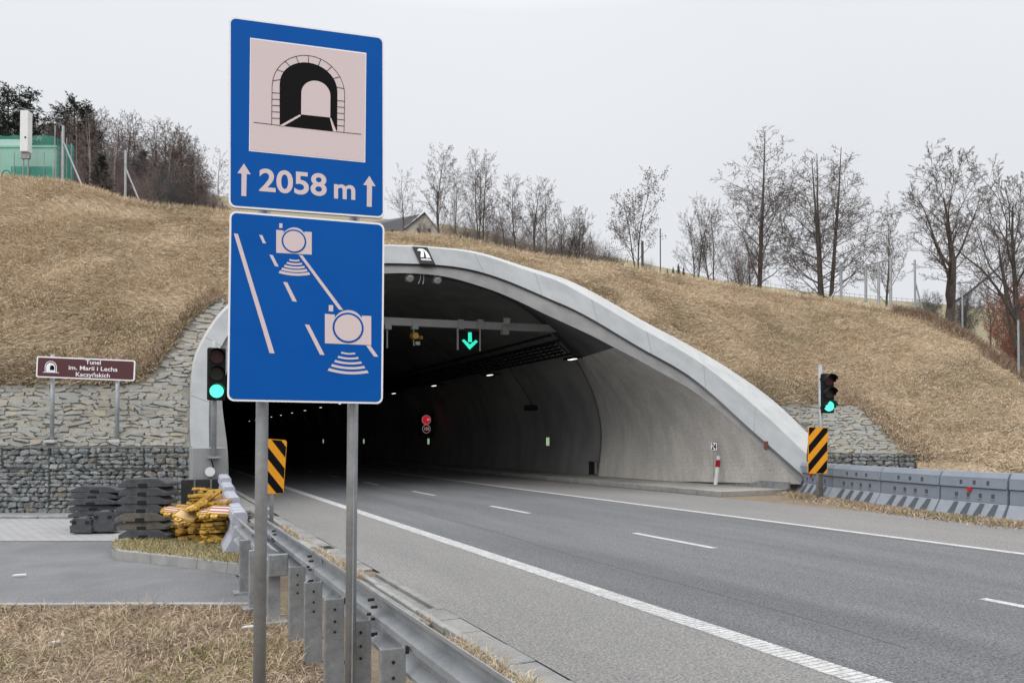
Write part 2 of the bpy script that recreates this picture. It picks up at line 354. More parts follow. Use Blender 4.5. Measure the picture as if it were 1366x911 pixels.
# ------------------------------------------------------------------ tunnel portal
def pl(u, v, back=0.0):                         # the inclined face of the portal
    r = ray(u, v); t_ = (17.36+back+.95*EYE)/(r.y+.06*r.x-.95*r.z); return Vector((0, 0, EYE))+r*t_
def resample(px, n, back=0.0):
    p = [pl(u, v, back) for u, v in px]
    q = []
    for i in range(len(p)-1):                   # Catmull-Rom
        a, b, c, d = p[max(i-1, 0)], p[i], p[i+1], p[min(i+2, len(p)-1)]
        for k in range(8):
            t_ = k/8; q.append(.5*((2*b)+(c-a)*t_+(2*a-5*b+4*c-d)*t_*t_+(3*b-a-3*c+d)*t_**3))
    q.append(p[-1]); L_ = [0]
    for i in range(1, len(q)): L_.append(L_[-1]+(q[i]-q[i-1]).length)
    out = []; j = 0
    for k in range(n):
        s = L_[-1]*k/(n-1)
        while j < len(q)-2 and L_[j+1] < s: j += 1
        out.append(q[j].lerp(q[j+1], (s-L_[j])/max(1e-9, L_[j+1]-L_[j])))
    return out
NP = 150
OPX = [(256, 680), (255.5, 640), (254.5, 598), (254, 557), (258.6, 490), (270, 458), (287, 430), (308, 407), (345, 376), (400, 345), (460, 331), (513.5, 328), (577, 331), (635, 338.5), (695, 358), (746, 376), (790, 400), (846, 433), (931.5, 482), (1010.6, 545), (1076, 606)]
BPX = [(281, 680), (280, 640), (279, 598), (279, 540), (284, 495), (300, 452), (325, 422), (360, 392), (410, 366), (460, 354), (513.5, 351), (601, 355), (661.6, 369), (732, 398), (780, 420), (852.5, 462.6), (925, 505), (1004, 574.6), (1076, 638)]
RPX = [(306, 680), (306, 640), (304, 596), (297, 535), (302, 500), (318, 460), (350, 422), (400, 390), (460, 370), (513, 364), (557.6, 363.8), (601, 369), (654, 384.5), (692, 400), (730.5, 418.5), (790, 446), (820, 461.5), (852, 478), (890, 499), (925, 519), (965, 549), (1004, 582.5), (1045, 619), (1073, 646)]
OXPX = [(253, 680), (252.5, 640), (251.5, 598), (251, 557), (256, 488), (268, 455), (285, 427), (306, 404), (343, 373), (399, 342.5), (460, 329), (513.5, 326.6), (577, 329.4), (638, 336.5), (698, 355), (751, 371), (796, 392.5), (857, 427.5), (945, 475), (1024, 528), (1079, 579)]
O = resample(OPX, NP); B = resample(BPX, NP); Rg = resample(RPX, NP); OX = resample(OXPX, NP, .45)
tp = empty('tunnel_portal', (9.4, 17.0, 0), 'pale concrete road tunnel portal with sloping arched mouth cut into the grassy hill', 'tunnel')
org = Vector(tp.location)
def lp(l, dy=0): return [p-org+Vector((0, dy, 0)) for p in l]
mb = MB(); mb.grid([lp(O), lp(B)]); mb.grid([lp(B), lp(B, .35)])
mb.build('portal_collar', M['concrete'], tp, smooth=False)
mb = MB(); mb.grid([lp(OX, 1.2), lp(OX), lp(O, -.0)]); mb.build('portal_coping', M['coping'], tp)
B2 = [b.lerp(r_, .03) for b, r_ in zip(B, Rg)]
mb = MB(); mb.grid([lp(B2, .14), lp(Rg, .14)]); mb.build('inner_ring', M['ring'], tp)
# lining: walls up to the springing in bare concrete, dark coated vault, then the bored tunnel with light falloff painted into its grey
Rl = [p-org for p in Rg]; iz = [i for i, p in enumerate(Rl) if p.z > 4.78]; i0, i1 = iz[0], iz[-1]
YJ = 27.3-org.y
LP = [(0, 8.0), (1.5, 8.2), (2.5, 8.15), (3.8, 7.75), (5.1, 6.95), (6.2, 5.8), (7.2, 4.25), (7.8, 2.3), (8.0, 0)]
def lining_curve(n):
    q = [(-h, z) for z, h in LP]+[(h, z) for z, h in LP[::-1][1:]]; p = []
    for i in range(len(q)-1):
        a, b, c, d = q[max(i-1, 0)], q[i], q[i+1], q[min(i+2, len(q)-1)]
        for k in range(8):
            t_ = k/8; p.append(tuple(.5*((2*b[m_])+(c[m_]-a[m_])*t_+(2*a[m_]-5*b[m_]+4*c[m_]-d[m_])*t_*t_+(3*b[m_]-a[m_]-3*c[m_]+d[m_])*t_**3) for m_ in (0, 1)))
    p.append(q[-1]); return p
LC = lining_curve(NP); il = [i for i, q in enumerate(LC) if q[1] > 5.0]; l0, l1 = il[0], il[-1]
def part_curve(a, b, n):                     # n points along the lining between indices a and b
    seg = LC[a:b+1]; L_ = [0]
    for i in range(1, len(seg)): L_.append(L_[-1]+math.hypot(seg[i][0]-seg[i-1][0], seg[i][1]-seg[i-1][1]))
    return [(np.interp(L_[-1]*k/(n-1), L_, [s[0] for s in seg]), np.interp(L_[-1]*k/(n-1), L_, [s[1] for s in seg])) for k in range(n)]
def strip(idx, ys, ab):
    rows = []; idx = list(idx); tg = part_curve(*ab, len(idx))
    for i, (lx, lz) in zip(idx, tg):
        p = Rl[i]; y0 = p.y+.14
        rows.append([Vector((p.x+(lx-p.x)*k/8, y0+(ys-y0)*k/8, p.z+(lz-p.z)*k/8)) for k in range(9)])
    return rows
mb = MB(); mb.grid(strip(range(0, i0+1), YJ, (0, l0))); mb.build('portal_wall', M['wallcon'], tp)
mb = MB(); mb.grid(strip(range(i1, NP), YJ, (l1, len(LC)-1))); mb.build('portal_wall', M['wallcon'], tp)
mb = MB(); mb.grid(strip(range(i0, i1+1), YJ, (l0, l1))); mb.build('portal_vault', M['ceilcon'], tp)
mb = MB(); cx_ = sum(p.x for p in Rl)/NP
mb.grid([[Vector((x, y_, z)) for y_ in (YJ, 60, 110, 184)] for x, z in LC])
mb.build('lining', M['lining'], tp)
mb = MB(); mb.grid([[Vector((x*k, y_, z*k)) for x, z in LC] for k, y_ in ((.996, YJ-.05), (.996, YJ+.05))]); mb.build('lining_joint', M['ring'], tp)
for i in range(6, NP-4, 11):                     # construction joints across the collar and the ring
    mb = MB(); mb.grid([[q-org-Vector((0, .004, 0)) for q in (O[i], O[i].lerp(B[i], .5), B[i])], [q-org-Vector((0, .004, 0)) for q in (O[i].lerp(O[i+1], .09), O[i].lerp(B[i], .5).lerp(O[i+1].lerp(B[i+1], .5), .09), B[i].lerp(B[i+1], .09))]]); mb.build('collar_joint', M['ring'], tp)
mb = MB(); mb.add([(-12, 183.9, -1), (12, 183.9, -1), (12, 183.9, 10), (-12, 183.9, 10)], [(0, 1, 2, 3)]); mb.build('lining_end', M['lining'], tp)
# dark skirting along the right wall, hydrant niche
mb = MB(); mb.box((17.9-9.4, 22.7-17, .26), (.06, 11.2, .22)); mb.build('skirting', M['galvd'], tp)
nq = Vector((17.38-9.4, 27.7-17, .50))
mb = MB()
for dx in (-.30, .30): mb.box(nq+Vector((0, dx, 0)), (.08, .08, .60))
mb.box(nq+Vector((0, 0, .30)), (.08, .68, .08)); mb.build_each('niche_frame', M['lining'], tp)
mb = MB(); mb.box(nq+Vector((0.02, 0, -.02)), (.05, .52, .54)); mb.build('niche_opening', M['dark'], tp)
# plinth of the left leg with black membrane
def boxpx(name, u0, u1, v0, v1, d, dep, m, par, bev=.01):
    a = P(u0, v1, d); b = P(u1, v0, d); xc = (b-a).dot(RT)
    mb = MB(); c = a+RT*(xc/2)+FW*(dep/2); c.z = (a.z+b.z)/2
    mb.box(c-org, (xc, dep, b.z-a.z), Matrix.Rotation(-TH, 3, 'Z')); return mb.build(name, m, par, bevel=bev)
def boxw(name, x0, x1, y0, y1, z0, z1, m):
    mb = MB(); mb.box(Vector(((x0+x1)/2, (y0+y1)/2, (z0+z1)/2))-org, (x1-x0, y1-y0, z1-z0)); return mb.build(name, m, tp, bevel=.01)
boxw('plinth', .88, 1.56, 17.15, 19.2, 0, 1.5, M['concrete'])
boxw('waterproof_membrane', .66, 1.40, 17.0, 17.14, 0, .84, M['membrane'])
for x0 in (.90, 1.22): boxw('membrane_seam', x0, x0+.035, 16.98, 16.999, .12, .84, M['ring'])

# ------------------------------------------------------------------ hill (profile: toe, crest, and the rising ground behind)
EU = [-900, -300, 0, 80, 130, 165, 200, 260, 300, 400, 513, 600, 650, 700, 760, 830, 900, 960, 1030, 1100, 1180, 1240, 1290, 1330, 1366, 1420, 1500, 1900]
EV = [250, 238, 240, 246, 258, 270, 277, 282, 287, 300, 316, 320, 330, 342, 350, 358, 371, 382, 392, 402, 414, 425, 452, 482, 510, 535, 555, 575]
FV = [225, 215, 215, 225, 235, 245, 252, 258, 262, 275, 292, 300, 310, 325, 335, 345, 360, 374, 383, 392, 400, 404, 408, 412, 415, 418, 425, 440]
D1U = [-900, 0, 160, 300, 513, 700, 830, 960, 1100, 1240, 1366, 1500, 1900]; D1D = [30, 28.5, 29, 30, 31.5, 33, 34, 35, 36, 34, 27, 22, 18]
OXu = sorted([(683+F*(p.dot(RT)/(p.dot(FW)*math.cos(PI1)+(p.z-EYE)*math.sin(PI1))), p.dot(FW), p.z) for p in OX[22:]])
OL = [(p.x, p.y, p.z) for p in O[:40]]
OLu = [(683+F*(p.dot(RT)/(p.dot(FW)*math.cos(PI1)+(p.z-EYE)*math.sin(PI1))), p.dot(FW)) for p in O[8:44]]
def toe(u):
    if u < 254: return 17.25, 1.5
    if u < 300:
        d = float(np.interp(u, [254]+[max(q[0], 254.2+i*.1) for i, q in enumerate(OLu)], [17.25]+[q[1]+.12 for q in OLu])); return d, hz(u, d)
    if u <= OXu[-1][0]:
        return np.interp(u, [q[0] for q in OXu], [q[1]+.3 for q in OXu]), np.interp(u, [q[0] for q in OXu], [q[2]-.12 for q in OXu])
    return np.interp(u, [OXu[-1][0], 1105, 1220, 1366, 1500, 1900], [OXu[-1][1]+.3, 24.4, 23.0, 19.2, 17, 14]), np.interp(u, [OXu[-1][0], 1105, 1220, 1366, 1500, 1900], [OXu[-1][2]-.12, 1.25, 1.05, .75, .5, 0])
def crest(u):
    d1 = float(np.interp(u, D1U, D1D)); return d1, EYE+elev(np.interp(u, EU, EV), u)*d1
def hz(u, d):
    d0, z0 = (17.25, 1.5) if u < 300 else toe(u); d1, z1 = crest(u)
    if d <= d1:
        t_ = max(0, (d-d0)/(d1-d0)); c = .22 if 300 < u < 1079 else .3
        return z0+(z1-z0)*(t_+c*t_*(1-t_))
    e1 = (z1-EYE)/d1; e2 = elev(np.interp(u, EU, FV), u); eb = e1-.012
    k = min(1, (d-d1)/4); ee = e1+(eb-e1)*k
    k2 = max(0, min(1, (d-d1-6)/(230-d1)))
    return EYE+(ee+(max(e2, eb)-eb)*k2)*d
def d_at(u, v):                                  # distance on the near slope seen at row v
    d0, _ = toe(u); d1, _ = crest(u); e_ = elev(v, u); lo, hi = d0, d1
    for _ in range(30):
        m_ = (lo+hi)/2
        if (hz(u, m_)-EYE)/m_ < e_: lo = m_
        else: hi = m_
    return (lo+hi)/2

SU = [-500, 0, 150, 185, 215, 235, 250, 275, 300]; SV = [514, 514, 514, 511, 482, 455, 432, 412, 392]      # top edge of the stone paving on the left
RU = [1036, 1045, 1142, 1150, 1175, 1206]; RV = [542, 540, 541, 548, 572, 603]
def stone_top(u):
    if u <= 300: return d_at(u, np.interp(u, SU, SV))
    if 1036 <= u <= 1206: return d_at(u, np.interp(u, RU, RV))
    return toe(u)[0]
def bumpy(p, a): return a*(mnoise.noise(p*.35)*.9+mnoise.noise(p*1.1)*.45)
US = list(np.arange(-500, 1560, 7.0)); rows = []
STOP = [stone_top(u) for u in US]
for j in range(76):
    row = []
    for iu, u in enumerate(US):
        d0, z0 = toe(u); d1, z1 = crest(u)
        d = d0+(d1-d0)*j/44 if j <= 44 else d1+(260-d1)*((j-44)/31)**2.2
        z = hz(u, d); p = UD(u, d, z)
        k = min(1, j/5)*(.22 if 5 < j < 40 else .08 if j < 50 else .0)*max(0, min(1, (d-STOP[iu]-.05)/1.2) if STOP[iu] > d0+.02 else 1)
        if j == 0 and u > 1222: p = UD(u, d0-1.4, -.1); k = 0
        row.append(p+Vector((0, 0, bumpy(p, k))))
    rows.append(row)
mb = MB(); mb.grid(rows[:52]); hill = tag(mb.build('hill', M['hill'], smooth=True), kind='structure')
mb = MB(); mb.grid(rows[51:]); tag(mb.build('field', M['field'], smooth=True), kind='structure')
def hp(u, d): return UD(u, d, hz(u, d))
# ------------------------------------------------------------------ grass (uncountable: one object a patch)
STRAW = np.array([(.635, .525, .39), (.58, .475, .345), (.69, .59, .455), (.51, .415, .295), (.41, .33, .235), (.39, .36, .22)])
MEADOW = np.array([(.44, .345, .25), (.37, .28, .20), (.52, .42, .31), (.24, .185, .14), (.29, .27, .15)])
GREEN = np.array([(.30, .27, .14), (.42, .34, .20), (.22, .22, .10), (.50, .41, .26), (.34, .27, .16)])
def blades(name, P0, down, L, W, pal, up=.35, kind='stuff', jit=.6, wts=None):
    n = len(P0); P0 = np.asarray(P0, float)
    rnd = rng.normal(size=(n, 3))*jit; dirv = down+rnd; dirv[:, 2] = np.abs(dirv[:, 2]*.35)+up*rng.uniform(.3, 1.5, n) if up > 0 else dirv[:, 2]
    dirv /= np.linalg.norm(dirv, axis=1)[:, None]+1e-9
    l = L*rng.uniform(.5, 1.4, n)[:, None]; side = np.cross(dirv, rng.normal(size=(n, 3))); side /= np.linalg.norm(side, axis=1)[:, None]+1e-9
    wv = W*rng.uniform(.6, 1.4, n)[:, None]; mid = P0+dirv*l*.55; tip = P0+dirv*l+np.array([0, 0, -.22])*l+down*l*.15
    V = np.stack([P0-side*wv, P0+side*wv, mid+side*wv*.8, mid-side*wv*.8, tip], 1).reshape(-1, 3)
    b = np.arange(n)[:, None]*5
    quads = b+np.array([[0, 1, 2, 3]]); tris = b+np.array([[3, 2, 4]])
    me = bpy.data.meshes.new(name); me.vertices.add(5*n); me.vertices.foreach_set('co', V.astype(np.float32).ravel())
    lo = np.concatenate([quads, tris], 1).ravel(); me.loops.add(7*n); me.loops.foreach_set('vertex_index', lo.astype(np.int32))
    st = np.stack([np.arange(n)*7, np.arange(n)*7+4], 1).ravel(); me.polygons.add(2*n)
    me.polygons.foreach_set('loop_start', st.astype(np.int32)); me.polygons.foreach_set('loop_total', np.tile([4, 3], n).astype(np.int32))
    me.update(calc_edges=True)
    if wts is None:
        f = np.array([mnoise.noise(Vector(p)*.45)+.6*mnoise.noise(Vector(p)*1.6)+.5*mnoise.noise(Vector(p)*4.2) for p in P0[:, :3]]) if n < 900000 else np.zeros(n)
        idx = np.clip((rng.random(n)*3.2+(.8-f*2.6)).astype(int), 0, len(pal)-1)
        idx = np.where(rng.random(n) < .22, rng.integers(0, len(pal), n), idx)
    else: idx = wts
    c = pal[idx]*rng.uniform(.78, 1.22, (n, 1)); c = np.concatenate([c, np.ones((n, 1))], 1)
    a = me.color_attributes.new('col', 'FLOAT_COLOR', 'POINT'); a.data.foreach_set('color', np.repeat(c, 5, 0).astype(np.float32).ravel())
    me.materials.append(M['grass']); o = bpy.data.objects.new(name, me); COL.objects.link(o); return tag(o, kind=kind)
# rows of the hill as arrays for scattering
HA = np.array([[list(p) for p in r_] for r_ in rows[:52]])
def scatter_hill(n, u0, u1, jmin, jmax):
    ui = rng.uniform((u0-US[0])/7, (u1-US[0])/7, n); ui = np.clip(ui, 0, len(US)-1.01)
    jj = rng.uniform(0, 1, n); lo = jmin(US[0]+ui*7) if callable(jmin) else np.full(n, jmin); j = lo+(jmax-lo)*jj
    j = np.clip(j, 0, 50.9); a = ui.astype(int); b = j.astype(int); fu = (ui-a)[:, None]; fj = (j-b)[:, None]
    p = HA[b, a]*(1-fu)*(1-fj)+HA[b, a+1]*fu*(1-fj)+HA[b+1, a]*(1-fu)*fj+HA[b+1, a+1]*fu*fj
    dn = HA[b, a]-HA[np.minimum(b+1, 51), a]; dn /= np.linalg.norm(dn, axis=1)[:, None]+1e-9
    return p, dn
def jlo(us):
    tab = [];
    for u in US:
        d0, _ = toe(u); d1, _ = crest(u); tab.append(44*(stone_top(u)-d0)/(d1-d0))
    return np.interp(us, US, tab)
p, dn = scatter_hill(430000, -60, 1440, jlo, 46.5)
sw = np.array([[mnoise.noise(Vector(q)*.55), mnoise.noise(Vector(q)*.55+Vector((9, 3, 1))), 0] for q in p])   # matted swaths lie in drifts
blades('hill_grass', p, dn*1.0+sw*1.5, .27, .0062, STRAW, up=.15, jit=.50)
# uneven dark weeds along edges of the paving and along the crest
p, dn = scatter_hill(16000, 1020, 1440, lambda u: np.minimum(jlo(u), 44), 46); k = rng.random(len(p)); 
uu = np.linspace(1010, 1240, 9000); tt = [stone_top(u) for u in uu]
p = np.array([list(hp(u, t_+abs(rng.normal())*.5)) for u, t_ in zip(uu, tt)]); blades('edge_weeds', p, np.array([[.0, -.3, .0]]), .23, .008, MEADOW, up=.8, jit=.5)
uu = rng.uniform(-40, 290, 9000); p = np.array([list(hp(u, stone_top(u)+abs(rng.normal())*.35)) for u in uu]); blades('edge_weeds', p, np.array([[.0, -.3, -.2]]), .30, .009, MEADOW, up=.6, jit=.5)
uu = rng.uniform(1190, 1420, 9000); p = np.array([list(hp(u, crest(u)[0]+rng.normal()*.4)) for u in uu]); blades('ridge_weeds', p, np.array([[.1, -.1, .0]]), .45, .010, np.array([(.24, .17, .12), (.19, .13, .10), (.28, .21, .15)]), up=1.0, jit=.4, wts=rng.integers(0, 3, 9000))
uu = rng.uniform(-40, 1200, 16000); p = np.array([list(hp(u, crest(u)[0]+abs(rng.normal())*.5-.2)) for u in uu]); blades('crest_grass', p, np.array([[.1, -.2, .0]]), .34, .009, STRAW, up=.9, jit=.5)
# far field behind the right ridge
uu = rng.uniform(1225, 1440, 26000); dd = rng.uniform(0, 1, 26000)**1.6*38; p = np.array([list(hp(u, crest(u)[0]+2+d_)) for u, d_ in zip(uu, dd)]); blades('field_grass', p, np.array([[.1, -.2, .0]]), .30, .014, np.array([(.24, .20, .09), (.33, .26, .13), (.18, .17, .07), (.28, .21, .11), (.36, .28, .16)]), up=.8, jit=.5)
# foreground meadow
n = 170000; xc = rng.uniform(-7.2, 1.2, n); d = 2.2+rng.random(n)*5.35; q = np.outer(xc, np.array(RT))+np.outer(d, np.array(FW)); ok = (q[:, 0] < 1.15); q = q[ok]
q[:, 2] = np.array([bumpy(Vector(p_), .03) for p_ in q])-.02
rows2 = [[cf(a, b, -.024) + Vector((0, 0, bumpy(cf(a, b), .03)+.012 if b < 7.4 else 0)) for a in np.arange(-14, 3, .25) if cf(a, b).x < 1.2 or True] for b in np.arange(-1, 7.6, .25)]
mb = MB(); mb.grid([[p_ if p_.x < 1.35 else Vector((1.35, p_.y, p_.z)) for p_ in r_] for r_ in rows2]); tag(mb.build('meadow_ground', M['soil'], smooth=True), kind='structure')
blades('meadow_grass', q, np.array([[.1, -.25, -.1]]), .105, .0026, MEADOW, up=.14, jit=.8)
k = np.array([mnoise.noise(Vector(p_)*.8+Vector((4, 0, 0))) > .18 for p_ in q]); k &= rng.random(len(q)) < .22
blades('meadow_greens', q[k], np.array([[.1, -.2, 0]]), .11, .0028, np.array([(.24, .25, .09), (.33, .30, .13), (.18, .20, .07)]), up=.5, jit=.6, wts=rng.integers(0, 3, int(k.sum())))
k = np.array([mnoise.noise(Vector(p_)*1.3+Vector((0, 7, 0))) > .22 for p_ in q]); k &= rng.random(len(q)) < .35
blades('meadow_dead_weeds', q[k], np.array([[.1, -.2, 0]]), .09, .003, np.array([(.14, .105, .08), (.19, .14, .10), (.10, .08, .065)]), up=.3, jit=.8, wts=rng.integers(0, 3, int(k.sum())))
n = 520; xc = rng.uniform(-6.5, .9, n); d = 2.6+rng.random(n)*4.9; q = np.outer(xc, np.array(RT))+np.outer(d, np.array(FW)); q = q[q[:, 0] < 1.1]
q = np.repeat(q, 14, 0)+rng.normal(size=(len(q)*14, 3))*np.array([.035, .035, 0]); blades('meadow_tufts', q, np.array([[.05, -.05, 0]]), .19, .0024, MEADOW*1.1, up=.8, jit=.6)
# strips beside the gutter, barrier foot and island
def patch(name, n, fx, L, W, pal, up): 
    q = np.array([fx() for _ in range(n)]); return blades(name, q, np.array([[.0, -.05, 0]]), L, W, pal, up=up, jit=.6)
def gx():
    while True:
        y = random.uniform(1.5, 14.5)
        if mnoise.noise(Vector((y*.9, 3, 0))) > -.22 and not (6.5 < y < 8.8): return (min(2.33, random.gauss(2.15, .13)), y, 0.0)
patch('verge_grass', 14000, gx, .13, .0032, STRAW*.8, .6)
BLINE = [(18.5, 17.1), (17.4, 14.9), (16.6, 12.75), (16.0, 10.8), (15.75, 9.2), (15.8, 7.2)]
def bl(t_): i = min(int(t_), 4); k = t_-i; return Vector((BLINE[i][0]*(1-k)+BLINE[i+1][0]*k, BLINE[i][1]*(1-k)+BLINE[i+1][1]*k, 0))
def bx_():
    t_ = random.uniform(-.1, 4.9); p_ = bl(max(0, t_)); return (p_.x-.35-abs(random.gauss(0, .33)), p_.y-.1, 0)
patch('barrier_verge_grass', 15000, bx_, .16, .006, MEADOW, .6)
def ix():
    while True:
        u, v = random.uniform(152, 335), random.uniform(722, 757); p_ = G(u, v, .105)
        if v < 734+(u-150)*.118: return tuple(p_)
patch('island_grass', 15000, ix, .085, .004, GREEN, .8)
patch('wall_foot_weeds', 700, lambda: tuple(G(random.uniform(222, 262), random.uniform(676, 684), .1)), .3, .006, GREEN, 1.2)
# ------------------------------------------------------------------ signs
class Frame:                                     # a flat board through four seen corners at distances dl (left) and dr (right)
    def __init__(s, tl, tr, br, bl, dl, dr):
        a, b, c, d = P(*tl, dl), P(*tr, dr), P(*br, dr), P(*bl, dl)
        s.o = (a+b+c+d)/4; s.X = ((b-a)+(c-d)).normalized(); z = ((a-d)+(b-c)); s.Z = (z-s.X*z.dot(s.X)).normalized(); s.N = s.X.cross(s.Z).normalized()
        L2 = [s.l(*q) for q in (tl, tr, br, bl)]
        s.x0 = (L2[0][0]+L2[3][0])/2; s.x1 = (L2[1][0]+L2[2][0])/2; s.z1 = (L2[0][1]+L2[1][1])/2; s.z0 = (L2[2][1]+L2[3][1])/2
    def l(s, u, v):
        r = ray(u, v); e_ = Vector((0, 0, EYE)); t_ = (s.o-e_).dot(s.N)/r.dot(s.N); q = e_+r*t_-s.o
        return q.dot(s.X), q.dot(s.Z)
    def rel(s, root): s.O = s.o-Vector(root.location); return s
    def put(s, mb, poly, off, t=.0012): mb.prism(poly, s.O+s.N*off, s.X, s.Z, t)
    def line(s, mb, a, b, wd, off, t=.001):
        a, b = Vector(a), Vector(b); n = (b-a).normalized(); n = Vector((-n.y, n.x))*wd/2; s.put(mb, [a+n, b+n, b-n, a-n], off, t)
    def text(s, mb, txt, p0, p1, off, bold=0, t=.001):
        vs, fs = text_mesh(txt, 1, off=bold, ext=.5); xs = [v[0] for v in vs]; ys = [v[1] for v in vs]
        kx = (p1[0]-p0[0])/(max(xs)-min(xs)); ky = (p1[1]-p0[1])/(max(ys)-min(ys))
        mb.add([s.O+s.X*(p0[0]+(x-min(xs))*kx)+s.Z*(p0[1]+(y-min(ys))*ky)+s.N*(off+(z+.5)*t) for x, y, z in vs], fs)
def arch(xl, xr, ysl, ysr, yt, n=18):
    out = []
    for k in range(n+1):
        a = math.pi*(1-k/n); x = (xl+xr)/2+(xr-xl)/2*math.cos(a); ys = ysl+(ysr-ysl)*(x-xl)/(xr-xl); h = (ysl+ysr)/2-yt; out.append((x, ys-h*math.sin(a)))
    return out
DL, DR = 4.04, 4.26
pl_ = P(346, 700, 4.14); pr_ = P(470, 700, 4.27)
sg = empty('road_sign', ((pl_.x+pr_.x)/2, (pl_.y+pr_.y)/2, -.05), 'big blue double sign on two grey posts, white tunnel pictogram above two cameras', 'road sign')
sr = Vector(sg.location)
def panel(name, corners, mb_border=.0105, rad=.036):
    f = Frame(*corners, DL, DR).rel(sg)
    mb = MB(); f.put(mb, rrect(f.x0, f.z0, f.x1, f.z1, rad), -.022, .0215); base = mb.build(name, M['alu'], sg)
    mb = MB(); f.put(mb, rrect(f.x0, f.z0, f.x1, f.z1, rad), 0, .0012); mb.build('border', M['white'], base)
    mb = MB(); b = mb_border; f.put(mb, rrect(f.x0+b, f.z0+b, f.x1-b, f.z1-b, rad-b*.7), .0013, .0012); mb.build('sign_face', M['blue'], base)
    return f, base
f, up_ = panel('tunnel_panel', ((306, 22), (513, 50), (512.3, 291.5), (304, 276.5)))
z1 = lambda x, y: f.l(280+x/3.254, 10+y/3.254)
mb = MB(); f.put(mb, [z1(175, 134), z1(679, 200), z1(674, 675), z1(170, 625)], .0026); mb.build('square_border', M['white'], up_)
mb = MB(); f.put(mb, [z1(178, 139), z1(675, 205), z1(670, 670), z1(173, 620)], .0039); mb.build('square', M['pink'], up_)
mb = MB()
f.put(mb, [z1(303, 516)]+[z1(*q) for q in arch(303, 553, 335, 368, 243)]+[z1(552, 543)], .0052)
lw = .0026
oa = [(268, 512)]+arch(270, 585, 348, 383, 212)+[(582, 545)]
for a, b in zip(oa[:-1], oa[1:]): f.line(mb, z1(*a), z1(*b), lw, .0054)
f.line(mb, z1(190, 501), z1(303, 515), lw, .0056); f.line(mb, z1(550, 542), z1(657, 553), lw, .0056)
ia = arch(303, 553, 335, 368, 243); o2 = arch(270, 585, 348, 383, 212)
for k in (1, 3, 5, 7, 9, 11, 13, 15, 17): f.line(mb, z1(*ia[k]), z1(*o2[k]), lw, .0058)
for k in range(1, 6):
    yy = 348+ (512-348)*k/6+0; f.line(mb, z1(269, yy-2), z1(303, yy), lw, .0058)
    yy = 383+(545-383)*k/6; f.line(mb, z1(552, yy-3), z1(584, yy), lw, .0058)
pic = mb.build('tunnel_pictogram', M['black'], up_)
mb = MB(); f.put(mb, [z1(396, 468)]+[z1(*q) for q in arch(397, 523, 375, 388, 322)]+[z1(522, 481)], .0066)
f.put(mb, [z1(303, 516), z1(320, 518), z1(396, 474), z1(390, 468)], .0066); f.put(mb, [z1(520, 482), z1(526, 484), z1(551, 544), z1(535, 541)], .0066)
mb.build('tunnel_opening', M['pink'], pic)
z7 = lambda x, y: f.l(310+x/6.663, 210+y/6.663)
for pts in (((103, 58), (165, 155), (128, 152), (124, 348), (80, 345), (82, 148), (45, 143)), ((1217, 168), (1272, 260), (1241, 257), (1238, 443), (1194, 440), (1196, 252), (1162, 248))):
    mb = MB(); f.put(mb, [z7(*q) for q in pts], .0026); mb.build('arrow', M['pink'], up_)
mb = MB(); a = z7(238, 318); b = z7(838, 158); b = (b[0], z7(838, 156)[1]); a = (a[0], z7(238, 312)[1])
# the four digits follow the board, so the box is taken at its middle
mid = z7(538, 226); hh = (z7(300, 112)[1]-z7(300, 318)[1])/2
f.text(mb, '2058', (a[0], mid[1]-hh), (b[0], mid[1]+hh), .0026, bold=.022)
mm = z7(995, 310); hm = (z7(995, 245)[1]-z7(995, 374)[1])/2
f.text(mb, 'm', (z7(903, 300)[0], mm[1]-hm), (z7(1092, 300)[0], mm[1]+hm), .0026, bold=.022); mb.build('lettering', M['pink'], up_)
f, lo_ = panel('camera_panel', ((306, 282.5), (512.5, 297), (511, 540), (303, 533.5)))
z2 = lambda x, y: f.l(280+x/3.254, 270+y/3.254)
mb = MB()
for pts in (((104, 136), (122, 138), (281, 656), (259, 654)), ((214, 142), (228, 144), (244, 180), (230, 178)), ((258, 228), (273, 230), (299, 280), (283, 278)), ((318, 346), (336, 348), (378, 432), (359, 430)), ((412, 530), (431, 532), (498, 663), (478, 661)), ((386, 229), (402, 231), (579, 468), (560, 466)), ((678, 622), (697, 622), (731, 670), (712, 669))):
    f.put(mb, [z2(*q) for q in pts], .0026)
mb.build_each('lane_marking', M['pink'], lo_)
def camera(cx, cy, x0, y0, x1, y1, top, r, bx0, by0, bx1, by1):
    mb = MB(); k = .045
    body = [(x0, y0), (cx-r*.86, y0+4)]+[(cx+r*1.12*math.cos(R(a))*.92, cy-8+(y0-cy+8+ (cy-8-y0))*0 - (cy-8-top)*math.sin(R(a))) for a in range(150, 29, -12)]+[(cx+r*.9, y0+8), (x1, y0+10), (x1, y1+8), (x0, y1)]
    f.put(mb, [z2(*q) for q in body], .0026); f.put(mb, [z2(bx0, by0), z2(bx1, by0+1), z2(bx1, by1+1), z2(bx0, by1)], .0026)
    o = mb.build('camera_pictogram', M['pink'], lo_)
    mb = MB(); c = z2(cx, cy); rr = abs(z2(cx, cy-r)[1]-c[1]); f.put(mb, circ(c[0], c[1], rr, 32), .0039); l_ = mb.build('lens_ring', M['blue'], o)
    mb = MB(); f.put(mb, circ(c[0], c[1], rr*.87, 32), .0052); mb.build('lens', M['pink'], o)
camera(365, 170, 288, 120, 442, 220, 110, 51, 301, 92, 315, 112)
camera(600, 545, 499, 484, 700, 612, 468, 66, 516, 446, 535, 473)
